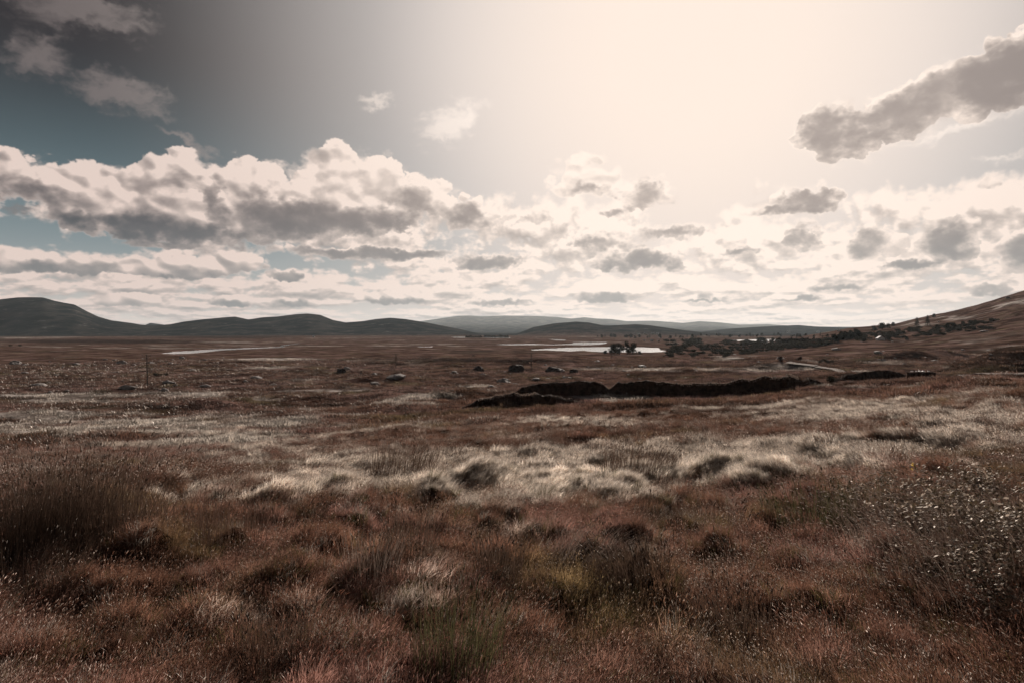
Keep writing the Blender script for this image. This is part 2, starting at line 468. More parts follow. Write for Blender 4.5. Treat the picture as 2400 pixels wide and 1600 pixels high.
# skylines: columns and rows of the photograph turned into real ridges at a real distance
RIDGES = [
    # foot, crest distance, end distance, exponent, crest line
    (330, 1050, 1700, 1.0, [(1500, 830), (1800, 806), (1850, 795), (1900, 785), (1950, 776), (1990, 769), (2040, 766), (2102, 760), (2143, 749), (2187, 740), (2238, 727), (2289, 714), (2323, 704), (2357, 693), (2400, 680), (2600, 618), (3000, 530), (3800, 500)]),
    (2450, 3300, 4600, 0.8, [(-1800, 730), (-900, 700), (-400, 690), (0, 702), (40, 697), (100, 697), (130, 706), (175, 714), (200, 728), (230, 742), (260, 751), (300, 756), (330, 761), (365, 763), (400, 760), (430, 754), (480, 748), (550, 742), (582, 749), (615, 744), (650, 742), (690, 737), (720, 735), (750, 738), (780, 750), (810, 756), (850, 753), (880, 748), (915, 745), (950, 748), (1000, 756), (1040, 764), (1090, 774), (1130, 784), (1180, 792)]),
    (2300, 3000, 4200, 0.9, [(1150, 800), (1210, 783), (1250, 767), (1300, 758), (1350, 754), (1380, 756), (1410, 762), (1430, 763), (1490, 760), (1520, 762), (1560, 768), (1620, 776), (1700, 784), (1760, 790)]),
    (3600, 4600, 5600, 0.9, [(1600, 786), (1650, 777), (1700, 771), (1760, 767), (1820, 764), (1870, 762), (1920, 766), (2000, 768), (2090, 770), (2300, 776)]),
    (4300, 5200, 6500, 0.9, [(300, 786), (330, 766), (352, 757), (385, 761), (410, 780)]),
    (5600, 10500, 13400, 0.8, [(-1500, 760), (200, 772), (800, 770), (940, 760), (980, 754), (1030, 747), (1070, 741), (1100, 740), (1130, 742), (1180, 740), (1260, 741), (1310, 744), (1340, 747), (1370, 744), (1400, 747), (1430, 748), (1470, 753), (1530, 752), (1600, 757), (1640, 753), (1690, 756), (1730, 761), (1800, 760), (1860, 764), (1950, 766), (2050, 766), (2150, 769), (2600, 760), (3800, 745)]),
]
WATER_Z = -17.15
W = lambda pts: [((p - 1200) / F * (-WATER_Z * F / (q - HZ)), -WATER_Z * F / (q - HZ)) for p, q in pts]
WATERS = {
    'lake': [W([(1240.8, 818.8), (1268, 817.4), (1302, 815.7), (1329, 814), (1387, 813), (1438, 812.6), (1489, 813), (1530, 814), (1549, 815), (1545, 818), (1556, 821), (1559, 824), (1540, 825.6), (1514, 826.4), (1460, 826), (1404, 824.4), (1378, 823), (1363, 820.8), (1344, 823.6), (1325, 822.4), (1302, 821.8), (1281, 820), (1251, 820.8)]),
             W([(1150, 807), (1200, 806), (1266, 805), (1300, 806.3), (1335, 805), (1342, 802), (1380, 801.4), (1425, 801.8), (1422, 804.2), (1410, 806.8), (1370, 808.6), (1330, 807.8), (1290, 808.4), (1266, 808), (1200, 808.8)]),
             W([(1284, 794.6), (1306, 795.0), (1327, 796.4), (1322, 798.6), (1300, 797.4)]),
             W([(1056, 789.6), (1091, 789.4), (1090, 791.8), (1066, 791.6)]),
             W([(1130, 790.0), (1196, 790.4), (1194, 792.4), (1140, 792.2)]),
             W([(980, 811.4), (1000, 811.9), (1015, 811.2), (1013, 813.2), (981, 813.2)]),
             W([(1710, 797), (1750, 795.6), (1800, 794.6), (1838, 794.6), (1899, 795.6), (1896, 798.8), (1838, 799), (1806, 799), (1798, 802), (1790, 804.8), (1783, 804.4), (1781, 800.6), (1750, 799.6), (1719, 798.8)])],
    'river': [W([(371, 828), (408, 823.6), (440, 821.2), (476, 818.8), (544, 815.8), (605, 814.2), (640, 813.4), (642, 810.6), (660, 808.4), (700, 804.0), (706, 804.6), (690, 807), (662, 811), (668, 813.6), (640, 815.2), (605, 816.6), (560, 818.8), (510, 822.4), (470, 826.6), (442, 828.2), (408, 829.4)])],
}
ALLW = [p for v in WATERS.values() for p in v]
MOUNDS = []   # x, y, height, radius across, radius along  (knolls)


def _inside(x, y, poly):
    ins = np.zeros(x.shape, bool)
    n = len(poly)
    for i in range(n):
        x1, y1 = poly[i]; x2, y2 = poly[(i + 1) % n]
        c = ((y1 > y) != (y2 > y)) & (x < (x2 - x1) * (y - y1) / (y2 - y1 + 1e-9) + x1)
        ins ^= c
    return ins


def H(x, y, rough=True):
    x = np.asarray(x, np.float64); y = np.asarray(y, np.float64)
    r = np.hypot(x, y) + 1e-6
    th = np.arctan2(x, y)
    tc = np.clip(th, -R(52), R(52))
    Y = r * np.cos(tc); u = np.tan(tc)
    ly = np.clip(np.log(np.maximum(Y, 1.0)), _fy[0], _fy[-1] - 1e-6)
    a = (ly - _fy[0]) / (_fy[1] - _fy[0]); b = np.clip((u - _fu[0]) / (_fu[1] - _fu[0]), 0, len(_fu) - 1.001)
    i = np.minimum(a.astype(int), len(_fy) - 2); j = b.astype(int); a = a - i; b = b - j
    z = (_T[i, j] * (1 - a) + _T[i + 1, j] * a) * (1 - b) + (_T[i, j + 1] * (1 - a) + _T[i + 1, j + 1] * a) * b
    back = sstep(R(60), R(170), np.abs(th))
    z = z * (1 - back) + back * np.interp(np.log(r), TY, [-2.43, -2.5, -2.8, -3.6, -4.8, -6.5, -8.5, -11, -13, -15, -17])
    px = 1200 + u * F
    hill = np.zeros_like(z)
    for yb, yr, ye, ex, pts in RIDGES:
        cx = np.array([p[0] for p in pts], float); cyy = np.array([p[1] for p in pts], float)
        zr = (HZ - np.interp(px, cx, cyy, left=cyy[0] + 30, right=cyy[-1])) / F * yr
        t = np.clip((Y - yb) / (yr - yb), 0, 1) ** ex
        if yb > 1000: t = t * t * (3 - 2 * t) * 0.6 + t * 0.4
        dn = sstep(ye, yr, Y)
        f = np.where(Y <= yr, t, dn)
        rise = np.maximum(zr - z, 0) * (1 - back * 0.7)
        nz_ = fbm(x / (yr * 0.16) + yr, y / (yr * 0.16), 5, 0.5) * 0.16 * 4 * f * (1 - f)
        hill = np.maximum(hill, rise * np.clip(f + nz_ * 0.8, 0, 1.02))
    z = z + hill
    for mx_, my, hh, ra, rb in MOUNDS:
        d2 = ((x - mx_) / ra) ** 2 + ((y - my) / rb) ** 2
        z = z + hh * np.exp(-d2 * 1.2)
    if not rough: return z
    nw = np.zeros_like(z) + 1.0
    far = (r > 330) & (r < 2300)
    wet = np.zeros(r.shape, bool)
    if far.any():
        xf, yf = x[far], y[far]
        jx = xf + fbm(xf / 14, yf / 14, 3) * 4; jy = yf + fbm(xf / 14 + 40, yf / 14, 3) * 10
        m = np.zeros(xf.shape, bool); mm = np.zeros(xf.shape, float)
        for poly in ALLW:
            m |= _inside(jx, jy, poly)
        wet[far] = m
    sc = lambda lam: sstep(lam * 0.9, lam * 0.35, r * 0.06) * sstep(0, lam * 0.8, r - 1.2)
    low = hill < 1.0
    flatk = np.where((Y > 420) & low, 0.35, 1.0)
    n1 = fbm(x / 0.9, y / 0.9, 2, seed=7); n3 = fbm(x / 3.2, y / 3.2, 3, seed=17, billow=True)
    n13 = fbm(x / 0.95, y / 0.85, 2, seed=13, billow=True)
    n9 = fbm(x / 9.0 , y / 7.0, 3, seed=27); n30 = fbm(x / 34, y / 26, 3, seed=37); n99 = fbm(x / 120, y / 90, 3, seed=47)
    z = z + n1 * 0.10 * sc(0.9) + n13 * (0.30 + 0.12 * sstep(14, 24, r)) * sc(1.5) * sstep(2.5, 9, r) + n3 * 0.52 * sc(3.2) * sstep(4, 14, r)
    z = z + n9 * 1.0 * sc(9) * sstep(10, 45, r) * flatk
    z = z + (n30 + 0.2 * np.abs(n30)) * 1.9 * sc(34) * sstep(45, 120, r) * flatk
    z = z + np.maximum(n99, -0.1) * 1.6 * sc(200) * sstep(150, 400, r) * flatk * (1 + hill * 0.04)
    z = np.where(low & (Y > 420) & (~wet), np.maximum(z, WATER_Z + 0.2), z)
    z = np.where(wet, WATER_Z - 0.5, z)
    return z


def ground_at(px, py, y0=2.5, y1=4000.0):
    """the point of the terrain seen at a column and row of the photograph"""
    u = (px - 1200) / F; v = (HZ - py) / F
    for n in range(3):
        Y = np.exp(np.linspace(math.log(y0), math.log(y1), 500 if n == 0 else 40))
        d = H(Y * u, Y) - Y * v
        hit = np.nonzero(d >= 0)[0]
        i = hit[0] if len(hit) else len(Y) - 1
        y0, y1 = Y[max(i - 1, 0)], Y[i]
        if i == 0: break
    return Vector((y1 * u, y1, float(H(np.array([y1 * u]), np.array([y1]))[0])))


MOUNDS += [(0.775 * 165, 165, 5.2, 15, 10), (0.70 * 172, 172, 2.2, 9, 8)]
for (px_, y_, h_, ra_, rb_) in [(520, 118, 1.4, 6, 4), (980, 128, 1.3, 7, 4), (1080, 122, 1.6, 9, 5), (1830, 260, 3.0, 16, 10), (2130, 330, 4.5, 16, 10), (2200, 340, 3.5, 16, 10), (2030, 300, 2.2, 16, 8), (2330, 60, .8, 6, 4),
                                (1760, 70, .8, 9, 4), (1500, 75, .7, 8, 4), (920, 48, .5, 5, 3), (1700, 230, 2.0, 20, 8), (880, 210, 2.0, 12, 6), (1250, 330, 2.5, 30, 12), (950, 330, 1.6, 40, 10)]:
    MOUNDS.append(((px_ - 1200) / F * y_, y_, h_, ra_, rb_))

# ---- colour of the ground cover: pale straw, heath brown, pink, olive, dark
PALE = np.array([0.66, 0.60, 0.54]); BROWN = np.array([0.205, 0.112, 0.080]); PINK = np.array([0.295, 0.168, 0.145]); OLIVE = np.array([0.175, 0.150, 0.062]); DARKC = np.array([0.050, 0.032, 0.026])
PATCH = [  # column, row, half width, half height, strength : places of pale dry grass
    (420, 1010, 560, 62, .55), (820, 1085, 330, 26, .75), (1300, 1110, 500, 66, 1.15), (1750, 1085, 350, 55, 1.1), (1960, 965, 420, 30, .8), (2260, 1000, 240, 70, .65), (1330, 985, 200, 14, .7), (1130, 1180, 260, 40, .5),
    (980, 1340, 120, 60, .5), (1200, 1250, 170, 50, .5), (1380, 1290, 110, 60, .5), (700, 842, 160, 5, .6), (160, 926, 200, 4, .8), (470, 927, 110, 8, .8), (90, 972, 200, 14, .7), (540, 958, 90, 6, .4), (950, 946, 60, 8, .7), (1440, 930, 95, 9, 1.7),
    (860, 844, 130, 5, .6), (1700, 868, 230, 7, .7), (1830, 862, 90, 12, .6), (60, 790, 140, 6, .5), (560, 803, 120, 3, .5), (1700, 838, 60, 6, .7), (2330, 840, 60, 20, .5), (820, 905, 120, 8, .35), (2150, 760, 60, 10, .5), (1280, 775, 70, 9, .5), (2060, 850, 120, 8, .4), (250, 868, 200, 3, .35),
    (620, 935, 80, 4, .7), (760, 915, 120, 3, .6), (330, 942, 150, 3, .6), (1010, 925, 70, 4, .6), (700, 890, 90, 2.5, .6), (1100, 905, 60, 3, .6), (520, 878, 60, 2, .5), (1950, 905, 140, 4, .5), (2150, 935, 120, 7, .55), (1640, 950, 90, 3, .5), (2250, 860, 90, 3, .5), (2000, 870, 60, 3, .6), (1880, 838, 70, 2, .5), (2150, 800, 120, 2, .5), (2240, 745, 80, 6, .5), (640, 862, 60, 2, .5), (1450, 900, 60, 2, .5), (100, 884, 60, 2, .4)]
DPATCH = [(250, 800, 320, 7, .8), (520, 790, 200, 5, .7), (1100, 845, 350, 7, .7), (1700, 960, 330, 26, .6), (900, 965, 380, 14, .45), (140, 1180, 170, 90, .7), (1470, 1320, 110, 50, .8), (2230, 1230, 160, 110, .6), (1250, 1195, 90, 20, .3), (1480, 768, 130, 9, .3), (1560, 1215, 60, 30, .7), (300, 1080, 300, 20, .3),
    (330, 955, 250, 7, .6), (780, 950, 200, 8, .6), (600, 900, 160, 6, .5), (150, 905, 120, 5, .4), (1050, 880, 160, 5, .6), (700, 868, 160, 4, .6), (1000, 835, 300, 3, .5), (420, 838, 200, 3, .4), (1950, 935, 200, 10, .5), (2050, 880, 160, 5, .5), (1500, 855, 300, 4, .6), (2150, 815, 250, 5, .4), (1150, 1010, 200, 8, .4), (560, 1120, 130, 14, .4), (2350, 960, 80, 14, .3)]


def cover(x, y, z):
    """pale, pink, olive, dark weights of the ground cover"""
    Y = np.maximum(y, 0.3)
    px = 1200 + F * x / Y; py = HZ - F * z / Y
    w1 = fbm(x / 0.9, y / 0.8, 4, 0.7, seed=201); w2 = fbm(x / 11, y / 9, 4, 0.6, seed=211); w3 = fbm(x / 60, y / 45, 4, 0.6, seed=221)
    r = np.hypot(x, y)
    wn = w1 * (0.75 + 0.6 * sstep(9, 16, r)) * sstep(90, 25, r) + w2 * sstep(300, 60, r) + w3 * sstep(30, 150, r) + fbm(x / 260, y / 200, 4, 0.6, seed=231) * sstep(300, 900, r)
    pale = np.zeros_like(x); dk = np.zeros_like(x)
    for cx, cyy, rx, ry, s in PATCH:
        pale = np.maximum(pale, s * np.exp(-(((px - cx) / rx) ** 2 + ((py - cyy) / ry) ** 2)))
    for cx, cyy, rx, ry, s in DPATCH:
        dk = np.maximum(dk, s * np.exp(-(((px - cx) / rx) ** 2 + ((py - cyy) / ry) ** 2)))
    pale = sstep(0.30, 0.75, pale * 1.15 + wn * 1.0 + 0.0 - dk * 0.4)
    pink = sstep(0.0, 0.5, fbm(x / 1.7 + 9, y / 1.7, 3, seed=241) * sstep(30, 10, r) + fbm(x / 40, y / 30, 3, seed=243) * sstep(10, 60, r) + 0.12) * (1 - pale)
    olive = 0.8 * sstep(0.08, 0.5, fbm(x / 2.6, y / 2.6, 3, seed=251) * sstep(80, 15, r) + fbm(x / 18, y / 14, 3, seed=253) * sstep(15, 80, r)) * (1 - pale)
    dk = sstep(0.25, 0.75, dk * 1.05 - wn * 0.35)
    return pale, pink, olive, dk


def cover_colour(x, y, z):
    p, k_, o, d = [w[..., None] for w in cover(x, y, z)]
    c = BROWN + (PINK - BROWN) * k_ * 0.75
    c = c + (OLIVE - c) * o * 0.75
    c = c + (PALE - c) * p
    c = c + (DARKC - c) * d * 0.8
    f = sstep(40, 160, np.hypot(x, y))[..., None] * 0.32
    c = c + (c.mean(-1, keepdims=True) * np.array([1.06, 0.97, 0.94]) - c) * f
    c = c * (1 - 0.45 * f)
    return c


def build_terrain():
    rad = [0.0, 0.5]
    while rad[-1] < 13500:
        r = rad[-1]
        rad.append(r * (1.0118 if 60 < r < 3600 else 1.018) if r > 3 else r + 0.12)
    rad = np.array(rad[1:])
    front = np.arange(-46, 46.01, 0.13)
    rest = np.arange(48, 312.1, 2.4)
    ang = np.radians(np.concatenate([front, rest]))
    nr, na = len(rad), len(ang)
    A_, R_ = np.meshgrid(ang, rad)
    X = R_ * np.sin(A_); Y = R_ * np.cos(A_)
    Z = H(X, Y)
    V = np.stack([X, Y, Z], -1).reshape(-1, 3)
    V = np.vstack([V, [[0, 0, -2.43]]])
    i = np.arange(nr - 1)[:, None]; j = np.arange(na)[None, :]; j2 = (j + 1) % na
    q = np.stack([i * na + j, (i + 1) * na + j, (i + 1) * na + j2, i * na + j2], -1).reshape(-1, 4)[:, ::-1]
    t = np.stack([np.full(na, nr * na), np.arange(na), (np.arange(na) + 1) % na], -1)[:, ::-1]
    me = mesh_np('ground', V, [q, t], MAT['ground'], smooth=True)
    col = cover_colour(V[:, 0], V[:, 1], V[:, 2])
    at = me.attributes.new('cover', 'FLOAT_COLOR', 'POINT')
    at.data.foreach_set('color', np.concatenate([col, np.ones((len(col), 1))], 1).astype(np.float32).ravel())
    o = link('ground', me)
    tag(o, kind='structure')
    return o


# ------------------------------------------------------------------ materials
MAT = {}


def new_mat(name):
    m = bpy.data.materials.new(name)
    m.use_nodes = True
    m.node_tree.nodes.clear()
    q = NK(m.node_tree)
    out = q.new('ShaderNodeOutputMaterial')
    MAT[name] = m
    return m, q, out


def principled(q, out, col, rough=0.8, spec=0.3, bump=None, metallic=0.0):
    b = q.new('ShaderNodeBsdfPrincipled')
    q.put(b.inputs['Base Color'], col if isinstance(col, NV) else (*col, 1.0))
    q.put(b.inputs['Roughness'], rough)
    b.inputs['Specular IOR Level'].default_value = spec
    b.inputs['Metallic'].default_value = metallic
    if bump: q.put(b.inputs['Normal'], bump)
    q.put(out.inputs[0], b.outputs[0])
    return b


def bump(q, h, strength=0.5, dist=0.1):
    n = q.new('ShaderNodeBump')
    n.inputs['Strength'].default_value = strength
    n.inputs['Distance'].default_value = dist
    q.put(n.inputs['Height'], h)
    return n.outputs[0]


def simple(name, col, col2, scale, rough=0.8, spec=0.2, bstr=0.4, bdist=0.05, detail=6.0):
    m, q, out = new_mat(name)
    g = q.new('ShaderNodeNewGeometry')
    n = q.noise(g.outputs['Position'], scale, detail, 0.6)
    c = q.mix(q.ss(n, 0.35, 0.65), col, col2)
    principled(q, out, c, rough, spec, bump(q, n, bstr, bdist))
    return m


def mats():
    # ground sheet
    m, q, out = new_mat('ground')
    at = q.new('ShaderNodeAttribute', attribute_name='cover')
    g = q.new('ShaderNodeNewGeometry')
    pos = NV(q, g.outputs['Position'])
    n1 = q.noise(pos, 0.9, 6.0, 0.65)
    n2 = q.noise(pos, 0.06, 7.0, 0.68)
    n3 = q.noise(pos, 0.010, 7.0, 0.7)
    c = NV(q, at.outputs['Color'])
    dark = q.mix(1.0, c, (0.32, 0.29, 0.28), 'MULTIPLY')
    c2 = q.mix(q.ss(n2, 0.42, 0.60), dark, c)
    c2 = q.mix(q.ss(n3, 0.56, 0.70) * 0.5, c2, (0.26, 0.205, 0.17))
    c2 = q.mix(q.ss(n3, 0.46, 0.34) * 0.6, c2, (0.045, 0.036, 0.028))
    # far hills are bare heath and rock, the farthest with haze painted in
    x, y, z = q.sep(pos)
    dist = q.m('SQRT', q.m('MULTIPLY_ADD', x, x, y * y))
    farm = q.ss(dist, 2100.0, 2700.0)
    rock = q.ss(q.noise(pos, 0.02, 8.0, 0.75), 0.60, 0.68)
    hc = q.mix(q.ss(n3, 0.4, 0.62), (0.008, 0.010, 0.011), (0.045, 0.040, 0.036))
    hc = q.mix(q.ss(dist, 5200.0, 8500.0), hc, q.mix(q.ss(n3, 0.4, 0.62), (0.20, 0.215, 0.215), (0.36, 0.36, 0.34)))  # paler, bluer grey with distance: haze put into the base colour
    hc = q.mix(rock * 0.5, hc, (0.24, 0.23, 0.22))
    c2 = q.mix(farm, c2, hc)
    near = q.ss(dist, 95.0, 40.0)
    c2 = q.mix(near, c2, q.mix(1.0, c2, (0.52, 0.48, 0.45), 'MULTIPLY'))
    hh = n1 * 0.35 + n2 * 4.0
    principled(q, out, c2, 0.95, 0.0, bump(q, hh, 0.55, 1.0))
    # grass blades: colour comes with each tuft
    m, q, out = new_mat('grass_blade')
    at = q.new('ShaderNodeAttribute', attribute_name='tint', attribute_type='INSTANCER')
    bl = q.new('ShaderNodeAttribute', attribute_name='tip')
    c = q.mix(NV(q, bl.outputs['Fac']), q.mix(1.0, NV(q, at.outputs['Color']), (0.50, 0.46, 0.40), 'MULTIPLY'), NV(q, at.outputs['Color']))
    head = q.mix(1.0, q.mix(0.45, NV(q, at.outputs['Color']), (0.42, 0.33, 0.26)), (1, 1, 1), 'MULTIPLY')
    hd = q.new('ShaderNodeAttribute', attribute_name='seed')
    c = q.mix(NV(q, hd.outputs['Fac']), c, head)
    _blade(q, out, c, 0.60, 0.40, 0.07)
    # rushes, dark and wiry
    for nm, col, tr in (('rush_stem', (0.100, 0.066, 0.048), 0.35), ('pale_rush_stem', (0.26, 0.20, 0.165), 0.35), ('green_rush_stem', (0.090, 0.085, 0.040), 0.35), ('dead_stem', (0.14, 0.088, 0.066), 0.25)):
        m, q, out = new_mat(nm)
        oi = q.new('ShaderNodeNewGeometry')
        r_ = NV(q, oi.outputs['Random Per Island'])
        c = q.mix(r_, tuple(v * 0.6 for v in col), tuple(v * 1.5 for v in col))
        _blade(q, out, c, tr, 0.45)
    m, q, out = new_mat('bramble_leaf')
    oi = q.new('ShaderNodeNewGeometry')
    r_ = NV(q, oi.outputs['Random Per Island'])
    _blade(q, out, q.mix(q.ss(r_, 0.45, 0.95), (0.07, 0.052, 0.032), (0.46, 0.38, 0.31)), 0.55, 0.45, 0.04)
    m, q, out = new_mat('yellow_leaf')
    _blade(q, out, NV(q, q.new('ShaderNodeRGB').outputs[0]), 0.5, 0.5)
    q.t.nodes['RGB'].outputs[0].default_value = (0.75, 0.52, 0.12, 1)
    for nm, c1, c2 in (('tree_foliage', (0.030, 0.030, 0.022), (0.070, 0.060, 0.040)), ('conifer_foliage', (0.018, 0.022, 0.018), (0.04, 0.042, 0.03)), ('scrub_foliage', (0.045, 0.043, 0.032), (0.11, 0.095, 0.066)), ('heather', (0.05, 0.034, 0.028), (0.12, 0.085, 0.065))):
        m, q, out = new_mat(nm)
        oi = q.new('ShaderNodeNewGeometry')
        r_ = NV(q, oi.outputs['Random Per Island'])
        _blade(q, out, q.mix(r_, c1, c2), 0.12, 0.6, 0.012)
    simple('bark', (0.05, 0.04, 0.035), (0.10, 0.08, 0.065), 3.0, 0.9)
    simple('peat', (0.020, 0.012, 0.009), (0.075, 0.046, 0.034), 1.2, 0.95, 0.05, 0.9, 0.3)
    # lichened granite
    m, q, out = new_mat('granite')
    g = q.new('ShaderNodeTexCoord')
    n = q.noise(g.outputs['Object'], 2.2, 8.0, 0.65); n2 = q.noise(g.outputs['Object'], 9.0, 5.0, 0.7)
    c = q.mix(q.ss(n, 0.38, 0.62), (0.17, 0.155, 0.145), (0.38, 0.35, 0.33))
    c = q.mix(q.ss(n2, 0.56, 0.66) * 0.6, c, (0.10, 0.09, 0.075))
    principled(q, out, c, 0.75, 0.25, bump(q, n + n2 * 0.3, 0.5, 0.12))
    simple('dark_stone', (0.030, 0.023, 0.021), (0.085, 0.066, 0.058), 1.4, 0.9, 0.15, 0.8, 0.2)
    simple('gravel_road', (0.20, 0.17, 0.15), (0.30, 0.265, 0.24), 1.5, 0.9, 0.03, 0.3, 0.02)
    simple('whitewash', (0.62, 0.60, 0.57), (0.76, 0.74, 0.71), 0.8, 0.8, 0.2, 0.1, 0.02)
    simple('slate', (0.30, 0.29, 0.29), (0.46, 0.45, 0.44), 1.5, 0.35, 0.6, 0.2, 0.02)
    simple('pale_roof', (0.26, 0.26, 0.26), (0.34, 0.33, 0.33), 1.5, 0.75, 0.2, 0.1, 0.02)
    simple('dark_slate', (0.05, 0.05, 0.055), (0.09, 0.09, 0.09), 1.5, 0.6, 0.4, 0.2, 0.02)
    simple('glass_pane', (0.02, 0.025, 0.03), (0.03, 0.035, 0.04), 1.0, 0.1, 0.8, 0.0, 0.0)
    simple('weathered_wood', (0.055, 0.043, 0.036), (0.11, 0.09, 0.075), 4.0, 0.85)
    simple('white_plastic', (0.72, 0.70, 0.68), (0.82, 0.80, 0.78), 3.0, 0.35, 0.5, 0.3, 0.05)
    simple('painted_wood', (0.10, 0.04, 0.03), (0.14, 0.06, 0.045), 4.0, 0.6)
    m, q, out = new_mat('water')
    g = q.new('ShaderNodeNewGeometry')
    n = q.noise(g.outputs['Position'], 0.8, 4.0, 0.6); n2 = q.noise(g.outputs['Position'], 0.03, 4.0, 0.6)
    principled(q, out, (0.03, 0.035, 0.035), 0.09, 0.5, bump(q, n * 0.3 + n2, 0.10, 0.5))


def _blade(q, out, col, trans, rough, gloss=0.06):
    d = q.new('ShaderNodeBsdfDiffuse'); q.put(d.inputs[0], col)
    t = q.new('ShaderNodeBsdfTranslucent'); q.put(t.inputs[0], col)
    mx = q.new('ShaderNodeMixShader'); mx.inputs[0].default_value = trans
    q.t.links.new(d.outputs[0], mx.inputs[1]); q.t.links.new(t.outputs[0], mx.inputs[2])
    g = q.new('ShaderNodeBsdfGlossy'); g.inputs['Roughness'].default_value = rough
    g.inputs['Color'].default_value = (1.0, 0.93, 0.86, 1)
    m2 = q.new('ShaderNodeMixShader'); m2.inputs[0].default_value = gloss
    q.t.links.new(mx.outputs[0], m2.inputs[1]); q.t.links.new(g.outputs[0], m2.inputs[2])
    q.put(out.inputs[0], m2.outputs[0])


mats()
ground = build_terrain()

# ---- water
for nm, polys in WATERS.items():
    for poly in polys:
        c = np.array(poly); mid = c.mean(0)
        pts = []
        for i in range(len(poly)):
            a_, b_ = np.array(poly[i]), np.array(poly[(i + 1) % len(poly)])
            for t in np.linspace(0, 1, 6)[:-1]: pts.append(a_ + (b_ - a_) * t)
        pts = np.array(pts)
        # a little larger than the hollow: the shore itself trims it
        d = pts - mid; ln = np.linalg.norm(d, axis=1, keepdims=True)
        pts = pts + d / ln * 14 * np.array([[1, 1.6]])
        me = bpy.data.meshes.new(nm)
        me.from_pydata([(p[0], p[1], WATER_Z) for p in pts], [], [list(range(len(pts)))])
        me.materials.append(MAT['water'])
        if me.polygons[0].normal.z < 0: me.flip_normals()
        tag(link(nm, me), kind='structure')


def ribbon(name, pts, widths, mat, lift=0.12):
    """a road or path draped over the ground"""
    P = [ground_at(*p) for p in pts]
    fine = []
    for i in range(len(P) - 1):
        for t in np.linspace(0, 1, 24)[:-1]:
            fine.append((P[i].lerp(P[i + 1], t), widths[i] + (widths[i + 1] - widths[i]) * t))
    fine.append((P[-1], widths[-1]))
    V = []; nx_ = 5
    for i, (p, w) in enumerate(fine):
        q = fine[min(i + 1, len(fine) - 1)][0] - fine[max(i - 1, 0)][0]
        s = Vector((q.y, -q.x, 0)).normalized()
        for j in range(nx_):
            e = p + s * w * (j / (nx_ - 1) - 0.5) * (1 + 0.25 * math.sin(i * 0.9) * 0.3)
            V.append((e.x, e.y, 0))
    V = np.array(V); V[:, 2] = H(V[:, 0], V[:, 1])
    # level across, never under the turf
    zz = V[:, 2].reshape(-1, nx_); zz[:] = zz.max(1, keepdims=True) * 0.7 + zz * 0.3
    V[:, 2] = zz.ravel() + lift
    n = len(fine)
    i = np.arange(n - 1)[:, None] * nx_ + np.arange(nx_ - 1)[None, :]
    q = np.stack([i, i + 1, i + nx_ + 1, i + nx_], -1).reshape(-1, 4)
    me = mesh_np(name, V, q, mat, True)
    if me.polygons[0].normal.z < 0: me.flip_normals()
    return tag(link(name, me), kind='structure')


ribbon('road', [(2262, 880), (2330, 878), (2420, 877), (2700, 877)], [3.0, 3.2, 3.4, 3.4], MAT['gravel_road'], 0.25)
ribbon('track', [(1846, 851), (1880, 855), (1915, 860), (1960, 867), (2010, 872)], [6.0, 5.0, 4.0, 3.0, 2.5], MAT['gravel_road'], 0.25)
ribbon('track', [(1705, 841), (1735, 839)], [9.0, 9.0], MAT['gravel_road'], 0.25)
ribbon('path', [(215, 877), (270, 872), (330, 869), (390, 866)], [1.2, 1.4, 1.2, 1.0], MAT['gravel_road'], 0.2)

